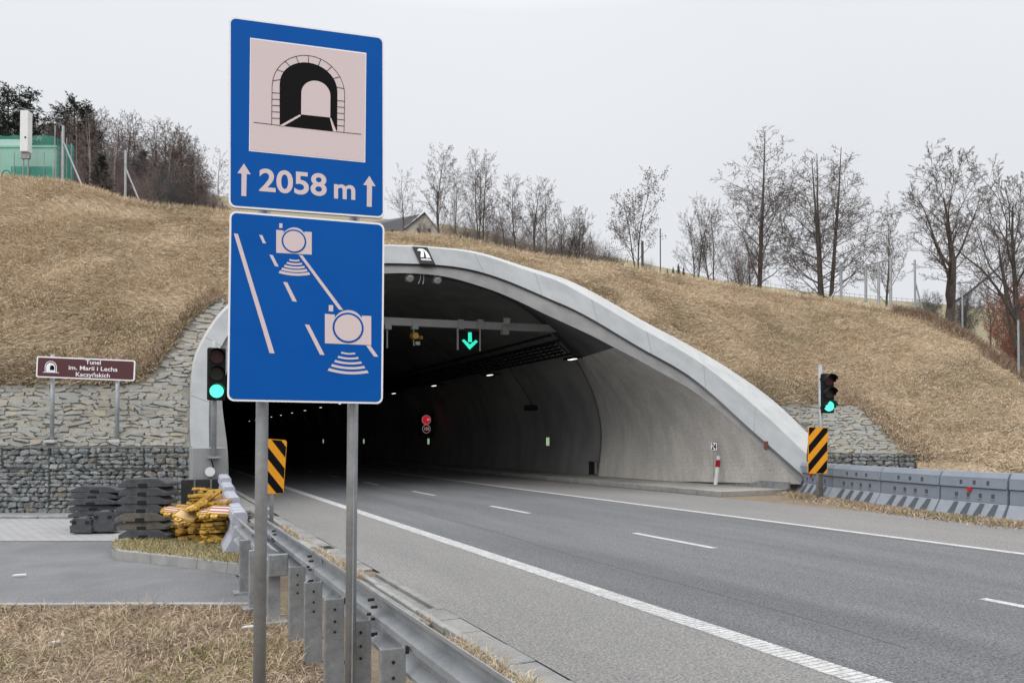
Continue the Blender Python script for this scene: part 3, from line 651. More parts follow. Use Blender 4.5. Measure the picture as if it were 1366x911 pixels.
def waves(cx, y0, w0, y1, w1, n):
    mb = MB()
    for k in range(n):
        t_ = k/(n-1); yy = y0+(y1-y0)*t_; ww = w0+(w1-w0)*t_; th = 7+4*t_; sag = ww*.13
        top = [(cx+ww*s, yy+sag*(1-s*s)*1.0+s*ww*.06-4) for s in np.linspace(-1, 1, 11)]
        bot = [(cx+(ww*1.02)*s*(1.07 if n else 1), yy+th+sag*(1-s*s)+s*ww*.06-4) for s in np.linspace(1, -1, 11)]
        f.put(mb, [z2(*q) for q in top+bot], .0026)
    mb.build_each('sound_wave', M['pink'], lo_)
waves(367, 252, 21, 304, 63, 5); waves(600, 654, 29, 728, 82, 5)
for (pa, pb, dd, rad) in (((349, 540), (345, 905), 4.14, .034), ((471.5, 540), (468, 905), 4.27, .031)):
    top = P(pa[0], 535, dd)-sr+f.N*(-.06); bot = P(pb[0], pb[1], dd)-sr+f.N*(-.06)
    dirv = (top-bot).normalized(); bot = bot-dirv*((bot.z-.0)/dirv.z); top = bot+dirv*(4.0/dirv.z-.0) if False else bot+dirv*3.72
    mb = MB(); mb.tube([bot, top], rad, 20); po = mb.build('post', M['galv'], sg, smooth=True)
    if rad < .033: mb = MB(); mb.tube([bot+f.N*.031+f.X*.008, top+f.N*.031+f.X*.008], .004, 6); mb.build('weld_seam', M['galv'], po)
    for zz in (2.15, 2.7, 3.1, 3.5):
        mb = MB(); c = bot+dirv*zz; mb.box(c+f.N*.022, (.10, .03, .035), Matrix.Rotation(-TH, 3, 'Z')); mb.build('clamp', M['galvd'], po)

# brown tourist sign on the stone paving
fb = Frame((48.5, 475), (180, 480.5), (180, 508.5), (48.5, 503), 17.12, 17.38)
bs = empty('tourist_sign', tuple(P(112, 588, 17.35)), 'small brown sign with white tunnel name on two thin posts above the stone wall', 'sign'); fb.rel(bs); br_ = Vector(bs.location)
mb = MB(); fb.put(mb, rrect(fb.x0, fb.z0, fb.x1, fb.z1, .05), -.02, .02); pb_ = mb.build('panel', M['white'], bs)
mb = MB(); fb.put(mb, rrect(fb.x0+.03, fb.z0+.03, fb.x1-.03, fb.z1-.03, .03), .001, .003); mb.build('sign_face', M['brown'], pb_)
zb = lambda x, y: fb.l(40+x/6.747, 465+y/6.747)
mb = MB()
zy = lambda y: zb(568, y)[1]; zx = lambda x: zb(x, 180)[0]
fb.text(mb, 'Tunel', (zx(500), zy(143)), (zx(636), zy(105)), .005, .012, .003)
fb.text(mb, 'im. Marii i Lecha', (zx(349), zy(198)), (zx(790), zy(160)), .005, .012, .003)
fb.text(mb, 'Kaczyńskich', (zx(416), zy(268)), (zx(722), zy(214)), .005, .012, .003)
mb.build_each('lettering', M['white'], pb_)
mb = MB(); fb.put(mb, [zb(147, 213)]+[zb(*q) for q in arch(147, 229, 165, 168, 128)]+[zb(229, 216)], .005, .003)
for a, b in zip(*[(lambda l_: (l_[:-1], l_[1:]))([(137, 210)]+arch(138, 240, 165, 170, 114)+[(239, 215)])][0]): fb.line(mb, zb(*a), zb(*b), .014, .005, .003)
fb.line(mb, zb(118, 212), zb(262, 217), .012, .005, .003); pi_ = mb.build('tunnel_pictogram', M['white'], pb_)
mb = MB(); fb.put(mb, [zb(182, 193)]+[zb(*q) for q in arch(182, 220, 168, 170, 150)]+[zb(220, 194)], .009, .003); mb.build('tunnel_opening', M['black'], pi_)
for u, v0, v1, dd in ((69.5, 473, 589, 17.30), (156, 479, 589, 17.42)):
    b = P(u, v1, dd); t_ = P(u+1, v0, dd); b2 = Vector((t_.x, t_.y, b.z-.1)); mb = MB(); mb.tube([b2-br_, t_-br_], .045, 10); po = mb.build('post', M['galv'], bs, smooth=True)
    mb = MB(); mb.box(b2-br_+Vector((0, 0, .10)), (.26, .26, .07), Matrix.Rotation(-TH, 3, 'Z')); mb.build('footing', M['coping'], po, bevel=.02)

# hazard boards
def hazard(tl, tr, br, bl, dl, dr, label, slope, pole_u, base_v, zg=0):
    f = Frame(tl, tr, br, bl, dl, dr); b = P(pole_u, base_v, (dl+dr)/2); b.z = zg
    r_ = empty('hazard_board', tuple(b), label, 'traffic sign', 'striped hazard boards at the tunnel mouth'); f.rel(r_)
    W_, H_ = f.x1-f.x0, f.z1-f.z0; mb = MB(); f.put(mb, rrect(f.x0, f.z0, f.x1, f.z1, .05), -.02, .02); bo = mb.build('board', M['orange'], r_)
    mb = MB(); w_ = W_*.40
    step = W_*.80
    for k in range(-2, 6):
        z_ = f.z0+k*step*(H_/(W_*.8*2.5)); h_ = step*.5*(H_/(W_*.8*2.5)); rise = W_*.95*slope
        q = [(f.x0+.012, z_), (f.x1-.012, z_+rise), (f.x1-.012, z_+rise+h_), (f.x0+.012, z_+h_)]
        # clip to the board
        def clip(poly, lim, keep):
            out = []
            for i in range(len(poly)):
                a, b_ = poly[i], poly[(i+1) % len(poly)]; ka, kb = keep(a[1]), keep(b_[1])
                if ka: out.append(a)
                if ka != kb: t_ = (lim-a[1])/(b_[1]-a[1]); out.append((a[0]+(b_[0]-a[0])*t_, lim))
            return out
        q = clip(q, f.z0+.012, lambda z: z >= f.z0+.012)
        if len(q) > 2: q = clip(q, f.z1-.012, lambda z: z <= f.z1-.012)
        if len(q) > 2: f.put(mb, q, .0015, .002)
    mb.build('stripes', M['black'], bo)
    mb = MB(); c = Vector((0, 0, -.05)); top = f.O+f.Z*(f.z1-.1)-f.N*.05; mb.tube([Vector((top.x, top.y, -.05)), top], .035, 12); mb.build('post', M['galv'], r_, smooth=True)
    return r_
hazard((345, 585), (381, 586), (380, 659.5), (344.5, 657), 12.9, 13.3, 'yellow and black striped board at the left tunnel side, partly behind the sign post', -1, 361, 705)
hr = hazard((1078.5, 569.5), (1104, 570), (1104, 632), (1078, 631), 20.5, 20.75, 'yellow and black striped board in front of the grey barriers on the right', 1, 1090, 668)

# traffic lights (facing the traffic, towards -Y)
def lens(mb, c, r, th=.02):
    mb.tube([Vector(c), Vector(c)+Vector((0, -th, 0))], r, 24)
def traffic_light(base, top_z, head_z, dx, label, dy=-.16, kx=1.0):
    t_ = empty('traffic_light', tuple(base), label, 'traffic light', 'traffic lights beside the tunnel mouth')
    mb = MB(); mb.tube([(0, 0, 0), (0, 0, top_z)], .055, 16); mb.build('pole', M['galv'], t_, smooth=True)
    mb = MB(); mb.box((0, 0, .02), (.26, .26, .04)); mb.build('base_plate', M['galvd'], t_)
    hx, hy = dx, dy; mb = MB(); mb.box((hx, hy, head_z), (.36*kx, .16, 1.10)); hd = mb.build('housing', M['housing'], t_, bevel=.03)
    mb = MB()
    for zz in (-.4, .4): mb.box((hx/2, hy/2+.02, head_z+zz), (abs(hx)+.08, abs(hy), .05))
    mb.build_each('bracket', M['housing'], t_)
    for k, (m_, nm) in enumerate((('redlens', 'red_lens'), ('amberlens', 'amber_lens'), ('greenlamp', 'green_lens'))):
        c = (hx, hy-.085, head_z+.36-.36*k); mb = MB(); lens(mb, c, .138); mb.build(nm, M[m_], hd)
        mb = MB(); ro = []
        for a in range(-20, 201, 11):
            x = c[0]+.152*math.cos(R(a)); z = c[2]+.152*math.sin(R(a)); ext = .24 if 10 <= a <= 170 else .12
            ro.append([(x, c[1]+.01, z), (x, c[1]-ext, z)])
        mb.grid(ro); vo = mb.build('visor', M['housing'], hd); s_ = vo.modifiers.new('s', 'SOLIDIFY'); s_.thickness = .006
    return t_
def atY(u, v, y): r_ = ray(u, v); return Vector((0, 0, EYE))+r_*(y/r_.y)
bL = atY(285, 611, 17.05); hl = atY(289, 500, 17.05); tl_ = atY(289, 455, 17.05)
traffic_light(bL, tl_.z-bL.z, hl.z-bL.z, .03, 'green lit traffic light standing on the left concrete plinth beside the blue sign')
bR = Vector((16.95, 15.05, 0)); k_ = bR.dot(FW)
trl = traffic_light(bR, P(1091, 487, k_).z, P(1100, 525, k_).z, .13, 'green lit traffic light behind the striped board on the right', dy=-.13, kx=.92); trl.rotation_euler = (0, 0, -.38)
# junction box and conduit below the left light
jb = empty('floodlight', tuple(atY(280, 629, 17.06)), 'small round white lamp fixed under the left traffic light', 'lamp')
mb = MB(); mb.tube([(0, .06, 0), (0, -.03, 0)], [.09, .10], 20); mb.build('casing', M['boxwhite'], jb, smooth=False)
mb = MB(); mb.tube([(.05, .05, .02), (.07, .06, .12), (.03, .05, .25)], .012, 6); mb.build('cable', M['black'], jb)
mb = MB(); mb.tube([(.06, .08, -.06), (.06, .08, -1.0)], .03, 8); mb.build('conduit', M['galvd'], jb)

# gantry and its fittings
gy = 26.5; g0 = P(440, 426, 1); 
def onY(u, v, y): r_ = ray(u, v); return Vector((0, 0, EYE))+r_*(y/r_.y)
ga, gb = onY(513, 428.5, gy), onY(741, 438.5, gy); ga = ga+(ga-gb)*.75
gr = empty('gantry_beam', tuple((ga+gb)/2), 'pale grey steel beam spanning the tunnel mouth under the vault', 'gantry'); go = Vector(gr.location)
mb = MB(); d_ = (gb-ga).normalized(); mb.prism([(-.09, -.14), (.09, -.14), (.09, .14), (-.09, .14)], ga-go, Vector((0, 1, 0)), d_.cross(Vector((0, 1, 0))), (gb-ga).length); 
mb.build('beam', mat('gantry_paint', (.46, .47, .48), (.40, .41, .42), 3, .6), gr, bevel=.01)
for u in (517, 553, 613.5, 639.5):
    c = onY(u, 433, gy)-go; mb = MB(); mb.box(c, (.24, .24, .36)); mb.build('bracket', M['speaker'], gr)
mb = MB(); c0 = onY(516.5, 435, gy)-go; mb.tube([c0, c0-Vector((0, 0, .8))], .03, 8); mb.build('hanger', M['speaker'], gr)
fa = Frame((613, 441.5), (639, 443), (639, 467), (612.5, 465.5), *(lambda a, b: (a.dot(FW), b.dot(FW)))(onY(613, 455, gy-.05), onY(639, 455, gy-.05)))
ls = empty('lane_signal', tuple(fa.o), 'black panel with lit green downward arrow hanging from the pale beam', 'lane signal'); fa.rel(ls)
mb = MB(); fa.put(mb, [(fa.x0, fa.z0), (fa.x1, fa.z0), (fa.x1, fa.z1), (fa.x0, fa.z1)], -.15, .15); mb.build('housing', M['housing'], ls)
mb = MB(); za = lambda x, y: fa.l(500+x/4.553, 400+y/4.553)
for q in (((566, 198), (586, 198), (588, 256), (566, 256)), ((528, 246), (540, 240), (576, 272), (612, 244), (624, 254), (575, 302))): fa.put(mb, [za(*p_) for p_ in q], .01, .02)
mb.build('arrow', M['arrow'], ls)
for x in (fa.x0-.05, fa.x1+.05): mb = MB(); mb.box(fa.O+fa.X*x+fa.Z*.12-fa.N*.05, (.06, .06, fa.z1-fa.z0+.3)); mb.build('hanger', M['speaker'], ls)
def gadget(name, u, v, label, cat, build, y=gy-.15):
    p = onY(u, v, y); o = empty(name, tuple(p), label, cat); build(o); return o
def cam_b(o):
    mb = MB(); mb.tube([(0, .1, -.28), (0, .1, .12)], .05, 8); mb.box((0, .1, -.2), (.26, .24, .3)); mb.build('bracket', M['speaker'], o)
    mb = MB(); mb.box((0, -.05, .20), (.28, .60, .24), Matrix.Rotation(.25, 3, 'X') @ Matrix.Rotation(-.4, 3, 'Z')); mb.build('camera_body', M['speaker'], o, bevel=.04)
gadget('surveillance_camera', 675, 434, 'white surveillance camera on top of the pale tunnel beam', 'camera', cam_b)
def sen_b(o):
    mb = MB(); mb.tube([(0, .1, .5), (0, .1, -.3)], .025, 8); mb.build('hanger', M['speaker'], o)
    mb = MB(); mb.tube([(-.02, .1, .06), (-.02, -.2, .04)], [.14, .12], 14); mb.tube([(.18, .0, 0), (.26, -.1, 0)], .07, 8); mb.build('sensor_head', M['yellow'], o)
    mb = MB(); mb.box((.1, 0, -.22), (.16, .2, .12)); mb.build('detector_box', M['speaker'], o)
gadget('gas_sensor', 553, 450, 'yellow sensor hanging from the pale beam in the tunnel', 'sensor', sen_b)
for i, (u, v) in enumerate(((546, 370.5), (583, 373))):
    p = pl(u, v, .45); o = empty('loudspeaker', tuple(p), ('round grey loudspeaker, left of the two under the arch crown', 'round grey loudspeaker, right of the two under the arch crown')[i], 'loudspeaker', 'loudspeakers under the arch')
    mb = MB(); mb.tube([(0, .35, 0), (0, .2, 0), (0, -.05, 0)], [.07, .08, .15], 20, cap=False); mb.build('horn', M['speaker'], o, smooth=True)
    mb = MB(); mb.tube([(0, -.05, 0), (0, -.07, 0), (0, -.05, 0)], [.15, .132, .115], 24, cap=False); mb.tube([(0, .1, 0), (0, -.06, 0)], [.05, .04], 12); mb.build('rim', M['speaker'], o)
    mb = MB(); mb.tube([(0, .2, .05), (0, .2, .45)], .02, 6); mb.build('bracket', M['galvd'], o)
mb = MB(); c0 = pl(563, 368, .35); ob = Vector(c0)
for dx in (-.05, .05): mb.tube([Vector((dx, 0, .1)), Vector((dx*1.2, 0, -.1)), Vector((dx*1.6-.04, .02, -.28))], .018, 6)
cb_ = mb.build('cable_loop', M['speaker'], loc=ob); tag(cb_, 'pair of grey cables hanging between the two round loudspeakers', 'cable')

# dark plaque with the white road emblem on the collar
c = [pl(u, v, -.04) for u, v in ((555.5, 330.5), (575, 331.5), (574.5, 353), (555.5, 352))]
pq = empty('emblem_plaque', tuple(sum(c, Vector())/4), 'dark square plaque with white road emblem on the crown of the arch', 'plaque'); po_ = Vector(pq.location)
X_ = ((c[1]-c[0])+(c[2]-c[3])).normalized(); Z_ = (c[0]-c[3]); Z_ = (Z_-X_*Z_.dot(X_)).normalized(); Wp = (c[1]-c[0]).length; Hp = (c[0]-c[3]).length
mb = MB(); mb.prism([(-Wp/2, -Hp/2), (Wp/2, -Hp/2), (Wp/2, Hp/2), (-Wp/2, Hp/2)], Vector((0, 0, 0)), X_, Z_, .03); mb.build('plate', M['housing'], pq)
def zp(x, y): return ((x-382)/158*Wp/2, -(y-298)/185*Hp/2)
Np = X_.cross(Z_).normalized(); mb = MB()
for q in (((278, 210), (300, 185), (345, 160), (385, 158), (412, 185), (410, 225), (385, 290), (362, 345), (290, 350), (318, 290), (355, 225), (330, 208)), ((380, 160), (430, 168), (470, 205), (490, 270), (496, 352), (405, 358), (425, 300), (432, 240), (420, 190))):
    mb.prism([zp(*p_) for p_ in q], Np*.032, X_, Z_, .01)
vs, fs = text_mesh('GDDKiA', 1, off=.03, ext=.005); xs = [v[0] for v in vs]; a = zp(276, 418); b = zp(492, 378)
ys = [v[1] for v in vs]; mb.add([Np*(.04+z)+X_*(a[0]+(x-min(xs))/(max(xs)-min(xs))*(b[0]-a[0]))+Z_*(a[1]+(y-min(ys))/(max(ys)-min(ys))*(b[1]-a[1])) for x, y, z in vs], fs)
mb.build('emblem', M['boxwhite'], pq)

# tunnel lamps, exit lights, red sign, cable tray
lamp0 = None
for side, x in (('right', 15.45), ('left', 3.6)):
    for k in range(14 if side == 'right' else 5):
        y = 26.2+(8.1 if side == 'right' else 24.3)*k
        if lamp0 is None:
            o = empty('tunnel_lamp', (x, y, 4.95), None, 'tunnel lamp', 'lamps along the tunnel vault'); lamp0 = o
            mb = MB(); mb.box((0, 0, .05), (.26, .9, .10)); mb.build('casing', M['dark'], o, bevel=.02)
            mb = MB(); mb.box((0, -.1, -.012), (.14, .52, .02)); mb.build('diffuser', M['tube'], o)
            mb = MB(); mb.box((.40, 0, .10), (.5, .06, .05)); mb.build('bracket', M['dark'], o)
        else: o = dup(lamp0, location=(x, y, 4.95), rotation_euler=(0, 0, 0 if side == 'right' else math.pi))
        o['label'] = 'lit white strip lamp nearest the mouth under the dark cable tray' if (side == 'right' and k == 0) else 'lit white strip lamp in the row along the %s side of the dark vault' % side
e0 = None
for k in range(4):
    p = onY(735, 590, 31.0); loc = (17.0, 31+16.6*k, 1.62)
    if e0 is None:
        e0 = empty('exit_light', loc, None, 'exit light', 'small green lit markers on the tunnel wall')
        mb = MB(); mb.box((0, 0, 0), (.07, .20, .46)); mb.build('casing', M['galvd'], e0)
        mb = MB(); mb.box((-.037, 0, 0), (.006, .14, .38)); mb.box((0, -.102, 0), (.05, .004, .38)); mb.build('light_panel', M['exit'], e0); o = e0
    else: o = dup(e0, location=loc)
    o['label'] = 'small green lit marker nearest the mouth on the dark right wall' if k == 0 else 'small pale lit marker deep on the dark right tunnel wall'
vs_ = empty('variable_speed_sign', tuple(onY(568.5, 566, 47)), 'red lit round sign above a dim 100 ring deep in the tunnel', 'road sign')
mb = MB(); mb.box((0, .1, 0), (.95, .12, 1.5)); mb.build('housing', M['housing'], vs_)
mb = MB(); mb.prism(circ(0, 0, .26, 24), (0, 0, .30), (1, 0, 0), (0, 0, 1), .03); mb.build('red_disc', M['vmsred'], vs_)
mb = MB(); mb.prism(circ(0, 0, .31, 24)+circ(0, 0, .275, 24)[::-1], (0, -.0, .30), (1, 0, 0), (0, 0, 1), .03)
mb = MB()
for k in range(24):
    a, b = R(15*k), R(15*k+11)
    for r_, zc in ((.31, .30), (.28, -.30)): mb.prism([(r_*math.cos(a), r_*math.sin(a)), (r_*math.cos(b), r_*math.sin(b)), ((r_-.03)*math.cos(b), (r_-.03)*math.sin(b)), ((r_-.03)*math.cos(a), (r_-.03)*math.sin(a))], (0, -.035, zc), (1, 0, 0), (0, 0, 1), .01)
mb.prism([(.03, -.02), (.2, -.02), (.2, .07), (.08, .07)], (0, -.04, .30), (1, 0, 0), (0, 0, 1), .01)
add_text(mb, '100', .3, (0, -.04, -.30), (1, 0, 0), (0, 0, 1), ext=.004, sx=.8); mb.build('light_symbols', M['vmspale'], vs_)
ct = empty('cable_tray', (14.6, 42, 5.1), 'black lattice cable tray running along the right side of the vault', 'cable tray')
mb = MB()
for x, z in ((.75, .05), (.15, .55), (-.2, .75)): mb.box((x, 0, z), (.07, 32, .09))
for k in range(64): y = -15.8+.5*k; mb.box((.45, y, .30), (.82, .04, .05), Matrix.Rotation(.68, 3, 'Y'))
mb.build('ladder', M['dark'], ct)
mb = MB()
for k in range(4): mb.tube([(.65-.13*k, -15.5, .18+.11*k), (.65-.13*k, 15.5, .18+.11*k)], .04, 6)
mb.build_each('cable', M['black'], ct)
jf = empty('wall_speaker', tuple(P(708, 544, 34.8)), 'small black horn box hanging on the right tunnel wall by a wire', 'speaker')
mb = MB(); mb.box((0, 0, 0), (.5, .5, .26), Matrix.Rotation(.3, 3, 'Z')); mb.build('horn', M['dark'], jf, bevel=.06)
mb = MB(); mb.tube([(0.1, 0, .1), (-.4, 0, .9), (-1.2, 0, 1.9)], .02, 6); mb.build('wire', M['dark'], jf)

jx = pl(1022, 593, -.02); mb = MB(); mb.box((0, 0, 0), (.12, .08, .22)); tag(mb.build('junction_box', mat('rust_brown', (.16, .06, .045), rough=.8), bevel=.01, loc=jx), 'small rusty box fixed on the lower right edge of the arch', 'junction box')
# delineator with number 24
dp = Vector((17.35, 19.75, .15)); dpo = empty('delineator', tuple(dp), 'leaning white post with red reflector by the bare concrete tunnel wall', 'delineator post')
mb = MB(); mb.box((0, 0, .5), (.11, .09, 1.0), Matrix.Rotation(R(8), 3, 'Y')); p_o = mb.build('post', M['boxwhite'], dpo, bevel=.02)
mb = MB(); mb.box((.035, -.05, .74), (.112, .01, .24), Matrix.Rotation(R(8), 3, 'Y')); mb.box((.035-.058, 0, .74), (.01, .08, .24), Matrix.Rotation(R(8), 3, 'Y')); mb.build('reflector', mat('red_reflector', (.35, .02, .03), rough=.4), p_o)
f4 = Frame((947.5, 589), (957, 589.5), (957, 601.5), (947.5, 601), 25.2, 25.2)
ks = empty('distance_plate', tuple(f4.o), 'small white square plate with black number 24 on the concrete wall', 'number plate'); f4.rel(ks)
mb = MB(); f4.put(mb, [(f4.x0, f4.z0), (f4.x1, f4.z0), (f4.x1, f4.z1), (f4.x0, f4.z1)], -.03, .03); p4 = mb.build('plate', M['white'], ks)
mb = MB(); b_ = .015; 
for q in ([(f4.x0, f4.z0), (f4.x1, f4.z0+b_)], [(f4.x0, f4.z1-b_), (f4.x1, f4.z1)], [(f4.x0, f4.z0), (f4.x0+b_, f4.z1)], [(f4.x1-b_, f4.z0), (f4.x1, f4.z1)]):
    (xa, za_), (xb, zb_) = q; f4.put(mb, [(xa, za_), (xb, za_), (xb, zb_), (xa, zb_)], .001, .002)
f4.text(mb, '24', (f4.x0*.66, f4.z0*.74), (f4.x1*.66, f4.z1*.74), .001, .03, .003); mb.build('number', M['black'], p4)
mb = MB(); mb.tube([(0, .02, f4.z0), (0, .02, f4.z0-.9)], .015, 6); mb.build('stem', M['galvd'], ks)

# ------------------------------------------------------------------ guardrail
WP = [(0, .42), (0, .44), (.075, .475), (.075, .535), (.0, .565), (.0, .605), (.075, .635), (.075, .695), (0, .73), (0, .75)]
gl = empty('guardrail', (1.24, 6, 0), 'grey steel guardrail with W beam running from the barrier to the foreground', 'guardrail')
ysec = [1.0, 2.45, 4.35, 6.25, 8.2, 10.35]
def beam(y0, y1, dx, dz, par, rx):
    mb = MB(); mb.grid([[(p_[0]+rx+dx, y_, p_[1]+dz) for p_ in WP] for y_ in (y0, y1)]); o = mb.build('beam', M['galv'], par)
    s_ = o.modifiers.new('s', 'SOLIDIFY'); s_.thickness = .0045; return o
for k in range(5):
    o = beam(ysec[k]-6, ysec[k+1]-6+.16, -.006 if k % 2 else 0, 0, gl, 0)
    mb = MB(); yb = ysec[k+1]-6+.05
    for dy, zz in ((0, .50), (.07, .475), (0, .66), (.07, .69), (.0, .59), (.09, .60)): mb.tube([(-.028, yb+dy, zz), (.01, yb+dy, zz)], .0095, 6)
    mb.build_each('bolt', M['bolt'], o)
pbm = None
for y in (2.4, 3.08, 3.73, 4.38, 5.05, 5.75, 6.42):
    x0 = -.10
    if pbm is None:
        mb = MB(); prof = [(-.065, -.02), (.065, -.02), (.065, .03), (.055, .03), (.055, -.012), (-.055, -.012), (-.055, .03), (-.065, .03)]
        mb.prism(prof, (0, 0, -.1), (1, 0, 0), (0, 1, 0), .70); pbm = mb.build('post', M['galvd'], gl, bevel=.006, loc=(x0, y-6, 0))
        mb = MB()
        for zz in (.45, .53, .38): mb.tube([(0, -.024, zz), (0, -.018, zz)], .009, 8)
        mb.build_each('bolt_hole', M['bolt'], pbm)
    else: dup(pbm, gl, location=(x0, y-6, random.uniform(-.01, .01)), rotation_euler=(0, 0, random.uniform(-.06, .06)))
for y in (8.9, 9.8): dup(pbm, gl, location=(-.10, y-6, 0))
mb = MB()
mb.box((-.025, 3.73-6, .575), (.02, .03, .035)); mb.box((-.025, 5.05-6, .575), (.02, .03, .035)); mb.build_each('spacer', M['bolt'], gl)
g2 = empty('guardrail', (1.02, 7.2, 0), 'short grey steel guardrail stub with cut end standing left of the long one', 'guardrail')
for y0, y1 in ((7.12, 10.3),): beam(y0-7.2, y1-7.2, 0, -.06, g2, -.0)
for k, (y, b_) in enumerate(((7.08, True), (7.75, True), (8.6, True))):
    mb = MB(); mb.box((.03 if k == 0 else -.05, y-7.2, .29), (.11, .06, .58)); po = mb.build('post', M['galvd'], g2, bevel=.008)
    mb = MB(); mb.box((.03 if k == 0 else -.05, y-7.2, .012), (.24, .20, .024)); mb.build('base_plate', M['galvd'], po)
mb = MB(); mb.box((.06, 7.03-7.2, .53), (.17, .05, .2)); mb.build('spacer', M['galvd'], g2, bevel=.01)

# ------------------------------------------------------------------ barriers on the right
def barrier_proto(L_, label):
    r_ = empty('road_barrier', (0, 0, 0), label, 'barrier', 'grey plastic barriers on the right')
    def ext(pr, a, b): mb = MB(); mb.prism(pr, (a, 0, 0), (0, 1, 0), (0, 0, 1), b-a); return mb
    foot = [(-.30, 0), (-.30, .09), (-.145, .36), (.145, .36), (.30, .09), (.30, 0)]
    low = [(-.14, .36), (-.125, .66), (.125, .66), (.14, .36)]; up = [(-.16, .665), (-.135, .87), (-.05, 1.0), (.05, 1.0), (.135, .87), (.16, .665)]
    ext(foot, -L_/2+.008, L_/2-.008).build('foot', M['bar_light'], r_, bevel=.012)
    ext(low, -L_/2+.012, L_/2-.012).build('lower_body', M['bar_grey'], r_, bevel=.01); ext(up, -L_/2+.008, L_/2-.008).build('upper_body', M['bar_grey'], r_, bevel=.012)
    mb = MB(); mb.grid([[(-L_/2+.01, -.139, .872), (L_/2-.01, -.139, .872)], [(-L_/2+.01, -.137, .885), (L_/2-.01, -.137, .885)]]); mb.build('ridge', M['bar_light'], r_)
    mb = MB(); dpk = mat('pocket_shadow_plastic', (.075, .085, .10), rough=.8) if 'pk' not in M else M['pk']; M['pk'] = dpk  # dark plates on the face: the shade of hollows put into the colour
    sl_ = Vector((0, .155, .27)).normalized()
    for k in range(4):
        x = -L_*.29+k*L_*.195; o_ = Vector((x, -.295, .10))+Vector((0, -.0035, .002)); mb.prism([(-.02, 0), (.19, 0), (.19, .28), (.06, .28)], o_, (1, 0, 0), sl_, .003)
    mb.build_each('foot_pocket_shade', dpk, r_)
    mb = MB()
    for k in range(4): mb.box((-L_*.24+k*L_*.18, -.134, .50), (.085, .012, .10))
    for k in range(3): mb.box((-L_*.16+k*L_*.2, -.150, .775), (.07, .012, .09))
    mb.build_each('recess_shade', dpk, r_)
    mb = MB()
    for k in range(4): mb.box((-L_*.24+k*L_*.18-.01, -.142, .445), (.10, .02, .02))
    mb.build_each('recess_sill', M['bar_light'], r_)
    mb = MB(); mb.box((.35, -.30, .03), (.14, .012, .05)); mb.box((-.35, -.30, .03), (.14, .012, .05)); mb.build_each('fork_slot', M['dark'], r_)
    return r_
bp = barrier_proto(2.0, None); labs = ['grey plastic barrier segment nearest the tunnel wall, partly behind the striped board', 'grey plastic barrier segment just right of the striped board and second in the row', 'grey plastic barrier segment in the middle of the row below the dry grass bank', 'grey plastic barrier segment bearing a red reflector, second from the right edge', 'grey plastic barrier segment cut off by the right picture edge']
bars = []
for k in range(5):
    a, b = Vector((*BLINE[k], 0)), Vector((*BLINE[k+1], 0)); d_ = b-a; o = bp if k == 0 else dup(bp)
    o.location = (a+b)/2; o.rotation_euler = (0, 0, math.atan2(d_.y, d_.x)); o.scale = (d_.length/2.0*.995, 1, 1); o['label'] = labs[k]; bars.append(o)
def red_ref(k, x, nm):
    o = bars[k]; mb = MB(); mb.tube([(x/o.scale[0], -.14, .62), (x/o.scale[0], -.17, .62)], .055, 12); mb.build('reflector', M.setdefault('rr', mat('red_marker', (.55, .02, .03), rough=.3)), o)
red_ref(3, -.05, 0); red_ref(0, -.3, 0)
# white barriers leading to the left leg
wpos = [((1.08, 10.75), (1.16, 12.35), .02, .64), ((1.16, 12.4), (1.24, 13.9), .09, .66), ((1.24, 13.95), (1.32, 15.4), .15, .68), ((1.32, 15.45), (1.40, 16.9), .22, .70)]
wl = ['whitish barrier nearest the camera, its end face beside the yellow heap', 'whitish barrier second in the row towards the tunnel', 'whitish barrier third in the row towards the tunnel', 'whitish barrier farthest back, touching the left concrete leg']
wp0 = None
for k, (a, b, z0, h_) in enumerate(wpos):
    a, b = Vector((*a, 0)), Vector((*b, 0)); d_ = b-a
    if wp0 is None:
        wp0 = empty('road_barrier', (0, 0, 0), None, 'barrier', 'whitish barriers beside the left tunnel leg')
        pr = [(-.26, 0), (-.26, .10), (-.13, .30), (-.10, .46), (-.135, .52), (-.12, .64), (-.09, .67), (.09, .67), (.12, .64), (.135, .52), (.10, .46), (.13, .30), (.26, .10), (.26, 0)]
        mb = MB(); mb.prism(pr, (-.78, 0, 0), (0, 1, 0), (0, 0, 1), 1.56); mb.build('body', M['bar_white'], wp0, bevel=.012)
        mb = MB()
        for x in (-.5, 0, .5): mb.box((x, 0, .672), (.03, .20, .012))
        mb.build_each('top_rib', M['bar_white'], wp0, bevel=.004)
        o = wp0
    else: o = dup(wp0)
    o.location = (a+b)/2+Vector((0, 0, z0+.03)); o.rotation_euler = (0, 0, math.atan2(d_.y, d_.x)); o.scale = (1, .80, h_/.67); o.location.x += .07; o['label'] = wl[k]

